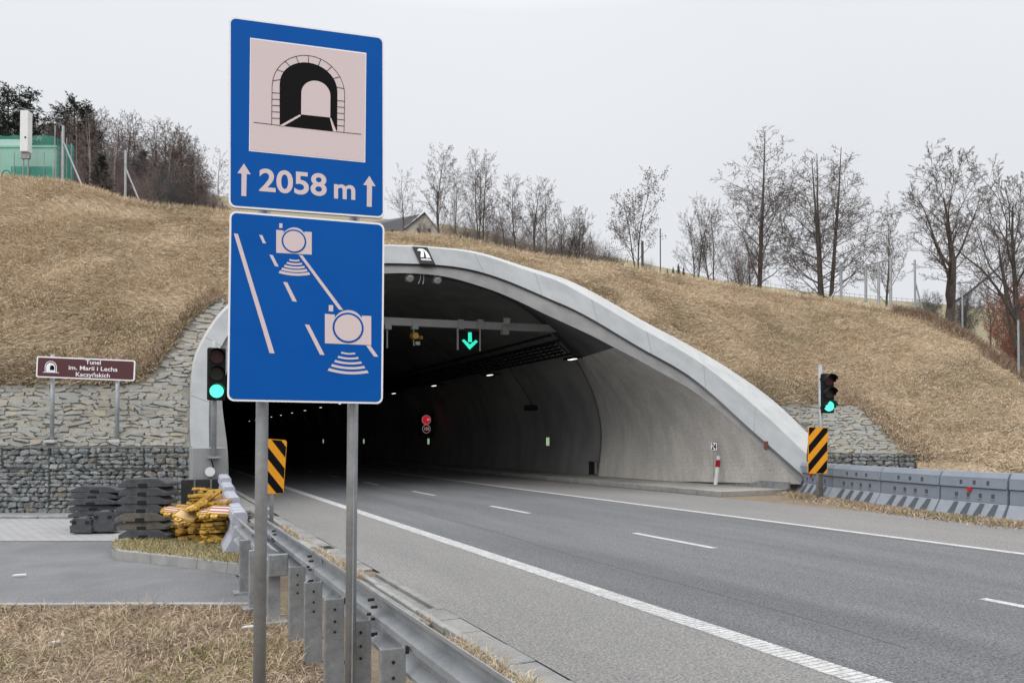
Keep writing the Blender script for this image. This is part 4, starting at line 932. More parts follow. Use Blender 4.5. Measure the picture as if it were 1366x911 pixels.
# ------------------------------------------------------------------ gabions and stone paving
def rock(mb, c, s, col, M3):
    T = .8506508; U = .5257311
    vs = [(-U, T, 0), (U, T, 0), (-U, -T, 0), (U, -T, 0), (0, -U, T), (0, U, T), (0, -U, -T), (0, U, -T), (T, 0, -U), (T, 0, U), (-T, 0, -U), (-T, 0, U)]
    fs = [(0,11,5),(0,5,1),(0,1,7),(0,7,10),(0,10,11),(1,5,9),(5,11,4),(11,10,2),(10,7,6),(7,1,8),(3,9,4),(3,4,2),(3,2,6),(3,6,8),(3,8,9),(4,9,5),(2,4,11),(6,2,10),(8,6,7),(9,8,1)]
    Rm = Matrix.Rotation(random.uniform(0, 6.28), 3, 'Y') @ Matrix.Rotation(random.uniform(-.5, .5), 3, 'X') @ Matrix.Rotation(random.uniform(0, 6.28), 3, 'Z')
    out = []
    for v in vs:
        q = Rm @ Vector(v)*random.uniform(.86, 1.14)
        q = Vector((max(-.66, min(.66, q.x))*s[0], max(-.7, min(.55, q.y))*s[1], max(-.62, min(.62, q.z))*s[2])); out.append(M3 @ q+Vector(c))
    mb.add(out, fs, col)
def gabion_wall(name, label, a, b, z0, hs, dep, cell=.17, wlen=1.0, first=.0):
    a, b = Vector(a), Vector(b); d_ = (b-a); L_ = d_.length; d_.normalize(); nrm = Vector((d_.y, -d_.x, 0))        # outward
    if nrm.dot(Vector((0, 0, 0))-a) < 0: nrm = -nrm
    M3 = Matrix((d_, -nrm, Vector((0, 0, 1)))).transposed(); r_ = empty(name, tuple(a), label, 'gabion wall')
    z = z0
    for ri, h in enumerate(hs):
        x = -first
        while x < L_-.05:
            w_ = min(wlen if ri else wlen*2, L_-x) if len(hs) > 1 else min(wlen, L_-x)
            mb = MB(); core = MB(); core.box(d_*(x+w_/2)-nrm*(dep/2)+Vector((0, 0, z+h/2-a.z)), (w_-.02, dep-.16, h-.02), M3); 
            zz = .0
            while zz < h-.03:
                hh = min(random.uniform(.075, .145), h-zz); 
                if h-zz-hh < .05: hh = h-zz
                xx = .0
                while xx < w_-.02:
                    ww = min(random.uniform(.10, .30), w_-xx)
                    if w_-xx-ww < .06: ww = w_-xx
                    g = random.uniform(.72, 1.15); hue = random.random(); col = (.225*g, .242*g, .24*g) if hue < .75 else (.26*g, .24*g, .21*g) if hue < .85 else (.30*g, .31*g, .31*g)
                    c = d_*(x+xx+ww/2)-nrm*random.uniform(.055, .085)+Vector((0, 0, z+zz+hh/2-a.z+random.uniform(-.012, .012)))
                    rock(mb, c, (ww*.79, .12, hh*.84), col, M3 @ Matrix.Rotation(random.uniform(-.22, .22), 3, 'Y')); xx += ww
                zz += hh
            bsk = mb.build('gabion_basket', M['gabion'], r_); core.build('core', M['dark'], bsk)
            wm = MB()
            for zz in (z+.008, z+h-.008): wm.tube([d_*(x+.01)+nrm*.01+Vector((0, 0, zz-a.z)), d_*(x+w_-.01)+nrm*.01+Vector((0, 0, zz-a.z))], .006, 5)
            for xx in (x+.01, x+w_-.01): wm.tube([d_*xx+nrm*.01+Vector((0, 0, z-a.z)), d_*xx+nrm*.01+Vector((0, 0, z+h-a.z))], .006, 5)
            k = .1
            while k < w_: wm.tube([d_*(x+k)+nrm*.012+Vector((0, 0, z-a.z)), d_*(x+k)+nrm*.012+Vector((0, 0, z+h-a.z))], .0022, 3, False); k += .1
            k = .1
            while k < h: wm.tube([d_*x+nrm*.012+Vector((0, 0, z+k-a.z)), d_*(x+w_)+nrm*.012+Vector((0, 0, z+k-a.z))], .0022, 3, False); k += .1
            wm.build('wire_basket', M['wire'], bsk); x += w_
        z += h
    return r_
gabion_wall('gabion_wall', 'grey stone filled wire gabion wall in front of the left stone slope', P(-60, 640, 17.05).xy.to_3d(), P(258, 640, 17.05).xy.to_3d(), .0, (1.02, .49), .6, wlen=1.07, first=.0)
ra, rb = UD(1078, 24.2, 0), UD(1221, 22.8, 0)
gabion_wall('gabion_wall', 'low gabion wall of stones behind the grey barriers on the right', ra, rb, .25, (1.0,), .6, wlen=1.3)
mb = MB(); p0 = P(-60, 640, 17.35); p1 = P(258, 640, 17.35); mb.box(((p0+p1)/2).xy.to_3d()+Vector((0, 0, 1.50))+FW*.0, ((p1-p0).xy.length, .62, .03), Matrix.Rotation(-TH, 3, 'Z')); tag(mb.build('wall_edging', M['gutter']), kind='structure')
def paving(name, label, u0, u1, zb, zt):          # irregular coursed stones laid on the slope, courses level
    sm, bm = MB(), MB(); UU = np.arange(u0-8, u1+8.1, 4.0); ZZ = np.arange(zb-.3, zt+.4, .1); tab = np.full((len(UU), len(ZZ)), np.nan); lim = []
    for i, u in enumerate(UU):
        d0 = toe(u)[0]; d1 = stone_top(u); dd = np.linspace(d0, d1+.3, 60); zz = [hz(u, d) for d in dd]; zz = np.maximum.accumulate(zz)
        tab[i] = np.interp(ZZ, zz, dd, left=dd[0], right=dd[-1]); lim.append((zz[0], hz(u, d1)))
    def pt(u, z):
        i = min(max((u-UU[0])/4.0, 0), len(UU)-1.001); a = int(i); f_ = i-a; d = np.interp(z, ZZ, tab[a])*(1-f_)+np.interp(z, ZZ, tab[a+1])*f_; return UD(u, d, max(z, hz(u, d)) if z < lim[a][0] else z)
    def ok(u, z): a = int(min(max((u-UU[0])/4.0, 0), len(UU)-1)); return lim[a][0]-.08 < z < lim[a][1]
    bm.grid([[hp(u, toe(u)[0]+(stone_top(u)-toe(u)[0])*k/12)+Vector((0, 0, .012))-FW*.006 for u in list(np.arange(u0, u1, 4.0))+[u1]] for k in range(13)])
    du = 1000/(18.0 if u0 < 600 else 24.5); s = zb
    while s < zt:
        h = random.uniform(.05, .125); u = u0+random.uniform(-10, 0)
        while u < u1:
            ww = random.uniform(.13, .46)*du; ua, ub = max(u, u0), min(u+ww, u1); uc = (ua+ub)/2
            if ub-ua > 2 and ok(uc, s+h*.5) and ok(ua, s+h*.4) and ok(ub, s+h*.4):
                g = .006; gx_ = .005*du; sa, sb = s, s+h; n_ = 8; top = []; base = []; sk = random.uniform(-.035, .035)
                qs = [(ua+gx_, sa+g-sk), (uc, sa+g-.008), (ub-gx_, sa+g+sk), (ub-gx_*.4, (sa+sb)/2), (ub-gx_, sb-g+sk), (uc, sb-g+.012), (ua+gx_, sb-g-sk), (ua+gx_*.4, (sa+sb)/2)]
                hgt = random.uniform(.185, .213); tl = random.uniform(-.012, .012); pc = pt(uc, (sa+sb)/2)
                for i, (uu_, ss) in enumerate(qs):
                    uu_ += random.uniform(-.04, .04)*du; ss += random.uniform(-.022, .022); p_ = pt(uu_, ss); base.append(p_+Vector((0, 0, .0))); top.append(p_.lerp(pc, .045)+(Vector((0, 0, .75))-FW*.65)*(hgt-.155+tl*(1 if i < 3 else -1)))
                g = random.uniform(.86, 1.12); r_ = random.random(); col = (.225*g, .216*g, .187*g) if r_ < .5 else (.215*g, .217*g, .204*g) if r_ < .87 else (.255*g, .225*g, .175*g)
                sm.add(base+top, [tuple(range(8, 16))]+[(i, (i+1) % 8, 8+(i+1) % 8, 8+i) for i in range(8)], col)
            u += ww
        s += h
    tag(bm.build('stone_bed', M['mortar']), kind='structure'); return tag(sm.build(name, M['stone']), label, 'stone paving')
paving('stone_paving', 'rough beige stone paving on the slope between left gabions and arch', -70, 300, 1.5, 6.3)
paving('stone_paving', 'sloping stone paving patch behind the right traffic light', 1040, 1204, 1.0, 3.3)

# ------------------------------------------------------------------ stacks of rubber bases and the yellow heap
def slab(label, m, L_=.86, D_=.42, H_=.115):
    r_ = empty('rubber_slab', (0, 0, 0), label, 'rubber slab', 'stacked rubber slabs'); mb = MB()
    mb.prism([(-L_/2, 0), (L_/2, 0), (L_/2, H_*.42), (L_*.31, H_), (-L_*.31, H_), (-L_/2, H_*.42)], (0, D_/2, 0), (1, 0, 0), (0, 0, 1), D_); mb.build('plate', m, r_, bevel=.012)
    mb = MB(); mb.box((0, -D_/2-.001, H_*.22), (.15, .02, H_*.40)); mb.build('handle_slot', M['dark'], r_)
    mb = MB(); mb.box((-.2, 0, H_+.001), (.12, .08, .008)); mb.box((.2, 0, H_+.001), (.12, .08, .008)); mb.build_each('top_pad', m, r_); return r_
s0 = slab(None, M['rubber']); s1 = slab(None, M['rubber2']); used0 = used1 = False
def stack(u, v, zb, n, pitch, where, mats, kx):
    global used0, used1
    p = G(u, v, zb)+FW*.25
    for k in range(n):
        dusty = mats[k]
        if dusty: o = s1 if not used1 else dup(s1); used1 = True
        else: o = s0 if not used0 else dup(s0); used0 = True
        o.location = p+Vector((0, 0, k*pitch))+RT*random.uniform(-.035, .035)+FW*random.uniform(-.02, .04); o.rotation_euler = (random.uniform(-.015, .015), random.uniform(-.02, .02), -TH+random.uniform(-.07, .07)); o.scale = (kx, 1, pitch/.115*1.02)
        pos = 'topmost' if k == n-1 else 'lowest' if k == 0 else ('second', 'third', 'fourth', 'fifth', 'sixth', 'seventh')[k-1]+' from the ground'
        o['label'] = ('brown dusty' if dusty else 'black')+' rubber slab, '+pos+' in the stack '+where
stack(121, 706, .02, 7, .112, 'on the light pavers', [0]*7, 1.05)
stack(186, 719, .12, 7, .134, 'beside the yellow heap', [0, 1, 1, 0, 0, 0, 0], .90)
def small_base(u0, u1, v0, v1, d, label):
    a = P((u0+u1)/2, v1, d); H_ = (v1-v0)/1000*d; L_ = (u1-u0)/1000*d; o = empty('rubber_block', (a.x, a.y, a.z), label, 'rubber slab', 'small rubber blocks in front of the stack'); o.rotation_euler = (0, 0, -TH)
    mb = MB(); mb.prism([(-L_/2, 0), (L_/2, 0), (L_/2, H_*.42), (L_*.44, H_*.45), (L_*.42, H_*.85), (L_*.36, H_), (-L_*.36, H_), (-L_*.42, H_*.85), (-L_*.44, H_*.45), (-L_/2, H_*.42)], (0, .34, 0), (1, 0, 0), (0, 0, 1), .34); mb.build('block', M['rubber'], o, bevel=.012)
    mb = MB()
    for x in (-.3, .3): mb.box((x*L_, .06, H_*.99), (.06, .06, H_*.12)); mb.box((x*L_, -.002, H_*.72), (.06, .02, .05))
    mb.build_each('hole', M['dark'], o)
small_base(93, 122, 691, 711, 13.25, 'small black rubber block with two holes, lower left in front of the stack'); small_base(122, 152, 682, 709, 13.3, 'small black rubber block with two holes, touching the second stack')
def beacon(striped=True):
    r_ = empty('warning_plate', (0, 0, 0), None, 'warning plate', 'yellow warning plates in the heap'); mb = MB()
    mb.prism(rrect(-.17, -.13, .17, .13, .05, 4), (0, 0, 0), (1, 0, 0), (0, 1, 0), .035); mb.prism(rrect(-.085, -.215, .01, -.12, .02, 3), (0, 0, 0), (1, 0, 0), (0, 1, 0), .034)
    for y in (-.122, .122): mb.box((0, y, .042), (.25, .014, .016))
    for x in (-.16, .16): mb.box((x, 0, .042), (.014, .16, .016))
    mb.build('frame', M['yellow'], r_, bevel=.004)
    mb = MB(); mb.prism(rrect(-.145, -.105, .145, .105, .035, 4), (0, 0, .0355), (1, 0, 0), (0, 1, 0), .004); fc = mb.build('face', M['stripe_white' if striped else 'cream'], r_)
    mb = MB()
    for y in (-.055, .045) if striped else (): mb.prism([(-.14, y-.02), (.14, y-.02), (.14, y+.02), (-.14, y+.02)], (0, 0, .040), (1, 0, 0), (0, 1, 0), .003)
    mb.build_each('stripe', M['stripe_red'], fc)
    mb = MB(); mb.tube([(-.0375, -.175, .029), (-.0375, -.175, .034)], .018, 10); mb.tube([(-.0375, -.2085, .015), (-.0375, -.2125, .015)], .010, 8); mb.build_each('lug_hole', M['dark'], r_); return r_
b0 = beacon(); b1 = beacon(False); first = True; first1 = True
heap = []
for (u, v, n, rx, jit) in ((232, 716, 4, 0, .03), (249, 719, 5, 0, .05), (268, 722, 6, 0, .05), (283, 727, 8, 0, .035), (296, 722, 7, 0, .04), (262, 706, 11, 0, .06), (288, 704, 12, 0, .05), (244, 704, 7, 0, .06), (275, 712, 10, 0, .07), (272, 700, 12, 0, .06)):
    p = G(u, v, .11)+FW*.1
    for k in range(n): heap.append((p+Vector((0, 0, .055*k+.012))+RT*random.uniform(-jit, jit)+FW*random.uniform(-jit, jit), (random.uniform(-.18, .10), random.uniform(-.16, .16), -TH+random.uniform(-.5, .5)), None))
sp = [(P(294, 683, 11.0), (.38, .05, -TH+.08), 'yellow warning plate with bright red stripes tilted up on the right of the heap'), (P(281, 684, 11.15), (.30, -.1, -TH-.1), 'yellow warning plate with striped face just left of the brightest one'), (P(232, 683, 11.5), (.22, .12, -TH+.1), 'yellow warning plate with red stripes at the left end of the heap'), (P(272, 668, 11.4), (.10, -.70, -TH+.2), 'yellow warning plate leaning steeply at the top of the heap'), (P(281, 667, 11.45), (.05, -.72, -TH+.1), 'yellow warning plate leaning steeply beside another at the top'), (P(291, 670, 11.5), (.1, .05, -TH), 'pale yellow warning plate lying flat at the top right of the heap'), (P(263, 676, 11.3), (.1, -.4, -TH+.3), 'yellow warning plate sloping down the left flank of the heap'), (P(248, 690, 11.25), (.3, .3, -TH), 'faded yellow warning plate in the dip left of the heap')]
for loc, rot, lab in heap+sp:
    if (lab and 'strip' in lab) or random.random() < .12: o = b0 if first else dup(b0); first = False
    else: o = b1 if first1 else dup(b1); first1 = False
    o.location = loc; o.rotation_euler = rot; o['label'] = lab or 'yellow plastic warning plate lying in the heap beside the white barriers'
# low tuft of scattered litter
for (u, v, s_) in ((16, 768, .09), (64, 858, .05), (322, 838, .07)):
    mb = MB(); mb.prism([(0, 0), (s_*1.6, .01), (s_*1.5, s_*.5), (.02, s_*.4)], (0, 0, 0), (1, 0, 0), (0, 1, 0), .012); o = mb.build('litter', M['white'], loc=G(u, v, .03)); tag(o, 'small white scrap of litter lying in the dry grass near the service road', 'litter', 'litter scraps in the dry grass')
# ------------------------------------------------------------------ trees
def perp(t_, az):
    a = t_.orthogonal().normalized(); b = t_.cross(a); return a*math.cos(az)+b*math.sin(az)
def grow(seed, H, st):
    rd = random.Random(seed); tr, cr = MB(), MB(); ends = []
    def branch(p, d, L_, r, lv):
        n = 7 if lv == 0 else 5 if lv == 1 else 3 if lv == 2 else 2
        pts = [p]; rad = [r]; q = p.copy(); dd = d.copy()
        for i in range(n):
            j = st['jit'][min(lv, len(st['jit'])-1)]
            dd = (dd+Vector((rd.gauss(0, j), rd.gauss(0, j), rd.gauss(0, j)+st['trop'][min(lv, len(st['trop'])-1)]))).normalized(); q = q+dd*(L_/n); pts.append(q.copy()); rad.append(max(st['rmin'], r*(1-(i+1)/n*st['taper'])))
        (tr if lv < st.get('trunklv', 1) else cr).tube(pts, rad, 7 if lv == 0 else 5 if lv == 1 else 3, False)
        if lv >= st['lv']: ends.append((pts[-1], dd.copy(), pts[-2])); return
        nc = st['n'][lv]; t0 = st['t0'][lv]
        if lv in (1, 2): nc = max(2, round(nc*min(1.25, .25+.85*L_/(H*st['ratio'][0]*(1 if lv == 1 else st['ratio'][1]*.75)))))
        for k in range(nc):
            t_ = t0+(1-t0)*(k+rd.random())/nc; f_ = t_*n; i = min(int(f_), n-1); pos = pts[i].lerp(pts[i+1], f_-i); tg = (pts[i+1]-pts[i]).normalized()
            ang = R(rd.gauss(st['ang'][lv], 9)); az = (k*2.399+rd.gauss(0, .5)); nd = (tg*math.cos(ang)+perp(tg, az)*math.sin(ang)).normalized()
            sh = st['shape'](t_) if lv == 0 else (1-.55*t_); branch(pos, nd, L_*st['ratio'][lv]*sh*rd.uniform(.75, 1.2), max(st['rmin'], rad[min(i+1, n)]*st['rr'][lv]*rd.uniform(.75, 1.1)), lv+1)
    for k in range(st.get('stems', 1)):
        ns = st.get('stems', 1); az = 6.28*k/ns+rd.random(); lean = st.get('lean', 0)*(1 if ns > 1 else rd.uniform(-.3, 1))
        branch(Vector((.25*math.cos(az)*(ns > 1), .25*math.sin(az)*(ns > 1), -.6)), Vector((lean*math.cos(az), lean*math.sin(az), 1)).normalized(), H*rd.uniform(.9, 1), H*st['r0'], 0)
    return tr, cr, ends
oval = lambda t_: min(1, .30+t_*1.75)*(1.12-t_)*1.35
ST = {
 'broad': dict(lv=4, n=[14, 10, 8, 7], t0=[.24, .25, .2, .15], ang=[36, 36, 38, 38], ratio=[.60, .50, .5, .5], rr=[.62, .6, .6, .6], jit=[.045, .12, .14, .2], trop=[.09, .15, .10, .06], taper=.85, r0=.024, rmin=.0075, shape=lambda t_: 1.12-.62*t_, trunklv=2),
 'oval': dict(lv=4, n=[40, 9, 7, 4], t0=[.13, .2, .15, .1], ang=[58, 46, 45, 40], ratio=[.34, .5, .5, .55], rr=[.42, .6, .6, .6], jit=[.018, .10, .16, .2], trop=[.10, .08, .04, -.02], taper=.88, r0=.013, rmin=.0065, shape=oval, trunklv=1),
 'slim': dict(lv=4, n=[26, 8, 6, 4], t0=[.22, .2, .2, .1], ang=[38, 36, 38, 40], ratio=[.42, .48, .5, .55], rr=[.45, .6, .6, .6], jit=[.05, .10, .14, .2], trop=[.03, .1, .06, .03], taper=.88, r0=.012, rmin=.008, shape=lambda t_: 1.15-.75*t_, trunklv=1),
 'multi': dict(lv=4, n=[18, 8, 6, 4], t0=[.2, .2, .2, .1], ang=[36, 36, 38, 40], ratio=[.36, .48, .5, .55], rr=[.5, .6, .6, .6], jit=[.06, .10, .14, .2], trop=[.04, .1, .06, .03], taper=.88, r0=.010, rmin=.008, shape=lambda t_: 1.15-.7*t_, trunklv=1, stems=3, lean=.16),
 'birch': dict(lv=4, n=[24, 6, 5, 4], t0=[.2, .2, .2, .1], ang=[44, 40, 40, 40], ratio=[.30, .5, .5, .55], rr=[.35, .6, .6, .6], jit=[.03, .10, .14, .2], trop=[.02, .09, -.02, -.10], taper=.9, r0=.010, rmin=.009, shape=lambda t_: 1.1-.75*t_, trunklv=1),
 'bush': dict(lv=3, n=[13, 9, 7], t0=[.05, .1, .1], ang=[40, 42, 42], ratio=[.6, .55, .5], rr=[.6, .6, .6], jit=[.12, .16, .2], trop=[.05, .05, .03], taper=.85, r0=.010, rmin=.010, shape=lambda t_: 1.1-.6*t_, trunklv=1, stems=7, lean=.55),
}
def leafmesh(ends, n, s, seed, droop=0, spread=.25):
    rd = random.Random(seed); mb = MB()
    for p, d, p0 in ends:
        for k in range(n):
            q = p0.lerp(p, rd.uniform(.2, 1.1))+Vector((rd.gauss(0, spread*.3), rd.gauss(0, spread*.3), rd.gauss(0, spread*.3)-droop*rd.random())); a = Vector((rd.gauss(0, 1), rd.gauss(0, 1), rd.gauss(0, 1)-droop*2)).normalized()*s*rd.uniform(.6, 1.4); b = a.cross(Vector((rd.gauss(0, 1), rd.gauss(0, 1), rd.gauss(0, 1)))).normalized()*s*.32
            mb.add([q-b, q+a*.6-b*.6, q+a, q+a*.5+b, q+b], [(0, 1, 2, 3, 4)])
    return mb
PROTO = {}
def proto(key, style, seed, tm, cm, leaf=None, over=None):
    st = dict(ST[style]); st.update(over or {}); tr, cr, ends = grow(seed, 10, st)
    hmax = max(v[2] for v in cr.v)
    a = tr.build('trunk', M[tm]); b = cr.build('crown', M[cm]); l_ = None
    if leaf: l_ = leafmesh(ends, *leaf[1:]).build('foliage', M[leaf[0]])
    ms = [o.data for o in (a, b, l_) if o]
    for o in (a, b, l_):
        if o: bpy.data.objects.remove(o)
    PROTO[key] = (ms, hmax)
proto('broad', 'broad', 11, 'bark', 'twig'); proto('broad2', 'broad', 23, 'bark', 'twig', over=dict(ang=[42, 38, 40, 38]))
proto('oval', 'oval', 5, 'bark', 'twig', ('leafdry', 1, .026, 3, .10, .5)); proto('oval2', 'oval', 8, 'bark', 'twig', ('leafdry', 1, .026, 4, .10, .5), over=dict(stems=3, lean=.06, n=[28, 8, 6, 4], r0=.011, ratio=[.33, .5, .5, .55]))
proto('leafy', 'multi', 31, 'bark', 'twig', ('leafdry', 1, .14, 9, .2, .5), over=dict(stems=2, n=[14, 7, 5, 3], ratio=[.42, .5, .5, .55]))
proto('slim', 'slim', 2, 'bark', 'twig'); proto('slim2', 'slim', 14, 'bark', 'twig'); proto('slim3', 'slim', 44, 'bark', 'twig', over=dict(n=[16, 8, 6, 4]))
proto('multi', 'multi', 6, 'bark', 'twig'); proto('multi2', 'multi', 19, 'bark', 'twig', over=dict(stems=2))
proto('birch', 'birch', 3, 'birch', 'twigred'); proto('birch2', 'birch', 9, 'birch', 'twigred'); proto('brown', 'birch', 12, 'bark', 'twigred', over=dict(n=[28, 7, 5, 4]))
proto('bush', 'bush', 4, 'twig', 'twig'); proto('bushred', 'bush', 21, 'twigred', 'twigred'); proto('bushgrey', 'bush', 15, 'shrub', 'shrub', ('shrub', 4, .12, 6, .1, .5))
proto('copper', 'bush', 25, 'bark', 'twigred', ('leafred', 9, .16, 7, .15, .6), over=dict(stems=5, lean=.32))
def conifer(key, seed, pine):
    rd = random.Random(seed); tr, cr, lf = MB(), MB(), MB(); tr.tube([(0, 0, -.6), (.03, .02, 4), (0, .04, 10)], [.16, .11, .02], 7, False)
    n = 24 if pine else 34
    for k in range(n):
        t_ = (.30 if pine else .06)+(.97-(.30 if pine else .06))*k/(n-1)
        for j in range(4 if pine else 6):
            az = rd.random()*6.28; L_ = ((1.9*math.sin(math.pi*(.18+.78*t_))**.8 if pine else 2.1*(1-t_)**.85+.12))*rd.uniform(.6, 1.15); z = t_*10+rd.uniform(-.2, .2); d = Vector((math.cos(az), math.sin(az), (.35 if pine else -.22+.5*t_)))
            p0 = Vector((0, 0, z)); p1 = p0+d*L_*.6; p2 = p1+(d+Vector((0, 0, .25)))*L_*.4; cr.tube([p0, p1, p2], [.03, .018, .008], 3, False)
            m_ = int((14 if pine else 18)*max(.4, L_))
            for i in range(m_):
                f_ = rd.uniform(.35 if pine else .12, 1.05); c = (p0.lerp(p1, f_/.6) if f_ < .6 else p1.lerp(p2, (f_-.6)/.4))+Vector((rd.gauss(0, .13), rd.gauss(0, .13), rd.gauss(0, .10)))
                for _ in range(3):
                    a = (d*.5+Vector((rd.gauss(0, .7), rd.gauss(0, .7), rd.gauss(.15 if pine else -.2, .5)))).normalized()*rd.uniform(.16, .32); b = a.cross(Vector((rd.gauss(0, 1), rd.gauss(0, 1), 1))).normalized()*.045; lf.add([c-b, c+a, c+b], [(0, 1, 2)])
    os_ = [tr.build('trunk', M['bark']), cr.build('branches', M['bark']), lf.build('foliage', M['needle'])]; PROTO[key] = ([o.data for o in os_], 10)
    for o in os_: bpy.data.objects.remove(o)
conifer('pine', 1, True); conifer('pine2', 7, True); conifer('spruce', 3, False)
NM = {'trunk': 'trunk', 'crown': 'crown', 'foliage': 'foliage', 'branches': 'branches'}
def tree(name, key, u, vtop, d, label, cat='tree', group=None, wide=1.0, sink=.2, rz=None):
    b = hp(u, d); ms, hm = PROTO[key]; top = EYE+elev(vtop, u)*d; H = top-b.z+sink; s_ = H/hm
    r_ = empty(name, (b.x, b.y, b.z-sink), label, cat, group, rz if rz is not None else random.uniform(0, 6.28)); r_.scale = (s_*wide, s_*wide, s_)
    for m_ in ms:
        nm = m_.name.split('.')[0]; o = bpy.data.objects.new(nm, m_); COL.objects.link(o); o.parent = r_
        if nm == 'foliage' : pass
    return r_
g1 = 'bare trees along the middle of the hill crest'
tree('bare_tree', 'slim3', 537, 214, 52, 'bare tree right beside the blue sign in front of the grey roof', group=g1)
tree('bare_tree', 'slim', 583, 190, 50, 'tall straight bare tree just right of the grey roofed house', group=g1, wide=1.05)
tree('bare_tree', 'slim2', 605, 222, 62, 'thin pale bare tree close right of the tall straight tree', group=g1, wide=.7)
tree('bare_tree', 'multi', 640, 197, 50, 'tall bare tree with several stems above the arch shoulder', group=g1, wide=.95)
tree('bare_tree', 'slim3', 672, 250, 55, 'low crooked bare tree between taller ones on the crest', group=g1, wide=1.1)
tree('bare_tree', 'slim2', 690, 228, 54, 'pale thin bare tree left of a pair on the crest', group=g1)
tree('bare_tree', 'slim', 712, 234, 50, 'bare tree with open crown, left of a close pair', group=g1, wide=1.1)
tree('bare_tree', 'slim3', 727, 231, 50, 'bare tree with upright crown, right of a close pair', group=g1, wide=.95)
tree('bare_tree', 'multi2', 752, 272, 52, 'short bare tree left of the brush at mid crest', group=g1, wide=1.1)
tree('bare_tree', 'multi', 772, 277, 52, 'short bushy bare tree at the end of the middle group', group=g1, wide=1.1)
tree('leafy_tree', 'leafy', 850, 228, 46, 'two stemmed tree with clumps of dark dead leaves standing alone', wide=1.05, rz=1.2)
tree('bare_tree', 'multi2', 928, 268, 46, 'low leaning bare tree left of a pair of small trees', group=g1, wide=1.0, rz=.4)
tree('bare_tree', 'multi2', 951, 262, 45, 'small dark bare tree left of the tall brown pyramidal tree', group=g1, wide=.9, rz=2.4)
tree('brown_tree', 'oval', 1012, 172, 44, 'tall brown pyramidal tree with dense fine twigs, single trunk', wide=1.12)
tree('bare_tree', 'bushred', 988, 305, 45, 'small twiggy tree at the foot of the tall pyramidal tree', wide=.7)
tree('bare_tree', 'slim3', 1002, 300, 46, 'thin small tree under the left side of the pyramidal tree', wide=1.0)
tree('brown_tree', 'oval2', 1100, 186, 43, 'wide brown tree with three trunks and dense fine twigs', wide=1.30, rz=.7)
tree('bare_tree', 'slim2', 1182, 276, 50, 'thin pale bare tree behind the tall steel frame', group=g1, wide=1.05)
tree('broad_tree', 'broad', 1264, 183, 40, 'big broad bare tree with spreading limbs on the right', wide=1.42, rz=2.2)
tree('broad_tree', 'broad2', 1368, 190, 34, 'big bare tree cut off by the right picture edge', wide=.95, rz=1.6)
tree('copper_bush', 'copper', 1360, 372, 62, 'bushy young tree with copper red leaves at the right edge', wide=.5)
tree('grey_bush', 'bushgrey', 1285, 372, 85, 'grey leafless thicket behind the broad bare tree', 'bush', wide=.62)
tree('grey_bush', 'bushgrey', 1240, 384, 95, 'low grey thicket left of the broad tree trunk', 'bush', wide=.8)
tree('bare_tree', 'slim', 1322, 362, 80, 'small bare tree between the grey thicket and the copper bush', wide=1.0)
gb_ = 'brushwood along the hill crest'
for (u, vt, d) in ((600, 285, 70), (618, 280, 66), (655, 280, 72), (668, 288, 68), (700, 292, 72), (735, 300, 70), (745, 305, 66), (782, 300, 66), (795, 312, 70), (808, 322, 66), (820, 330, 64), (565, 285, 66), (632, 290, 70), (760, 300, 74), (716, 296, 76), (866, 342, 60), (640, 296, 64), (684, 300, 66)):
    tree('brushwood', random.choice(('bush', 'bushred')), u, vt, d, 'low leafless brushwood filling the gaps between the trees of the middle crest', 'bush', gb_, wide=random.uniform(.55, .8))
for (u, vt) in ((905, 352), (890, 358), (898, 356), (912, 356)): tree('small_conifer', 'spruce', u, vt, 160, 'tiny dark conifer far behind the crest near the pair of small trees', 'tree', 'tiny distant conifers', wide=1.0)
# the wood on the left
gw = 'trees of the wood behind the left crest'
for (key, u, vt, d, lab, wd) in (('pine2', -12, 122, 66, 'dark pine cut by the left picture edge above the green netting', 1.1), ('pine', 10, 113, 64, 'tall dark pine left of the white column', 1.25), ('pine2', 39, 122, 66, 'dark pine with open crown directly above the white column', 1.2), ('pine', 98, 129, 62, 'darkest dense pine right of the green netting', 1.35), ('spruce', 114, 139, 64, 'narrow dark spruce tip just right of the darkest pine', 1.2)):
    tree('pine_tree' if 'pine' in key else 'spruce_tree', key, u, vt, d, lab, 'tree', gw, wide=wd)
for (key, u, vt, d, lab) in (('birch', 121, 152, 52, 'pale trunked birch at the edge of the wood, left one'), ('birch2', 152, 158, 52, 'pale trunked leaning birch in the middle of the wood edge'), ('birch', 222, 168, 55, 'pale birch at the right end of the wood'), ('birch2', 290, 196, 52, 'single thin birch just left of the blue sign')):
    tree('birch_tree', key, u, vt, d, lab, 'tree', gw, wide=1.15)
rd_ = random.Random(5)
for k in range(58):
    u = rd_.uniform(-30, 272); base = np.interp(u, [-30, 60, 110, 160, 200, 240, 262, 275], [140, 156, 138, 146, 152, 164, 184, 228]); vt = base+abs(rd_.gauss(0, 13))
    tree('bare_tree', rd_.choice(('brown', 'brown', 'birch', 'birch2', 'multi')), u, vt, rd_.uniform(56, 82), 'bare brown tree crowded in the wood behind the left crest', 'tree', gw, wide=rd_.uniform(1.0, 1.4))
for k in range(34):
    u = rd_.uniform(-20, 268); vt = rd_.uniform(198, 232); tree('brushwood', rd_.choice(('bushred', 'bushgrey', 'bushred')), u, vt+max(0, u-200)*.3, rd_.uniform(48, 72), 'low leafless undergrowth at the foot of the left wood', 'bush', 'undergrowth of the left wood', wide=.7)
tree('young_spruce', 'spruce', 135, 206, 50, 'young dark green spruce low at the edge of the left wood', wide=1.6); tree('young_spruce', 'spruce', 190, 200, 58, 'dark young spruce half hidden among the bare trees', wide=1.3)
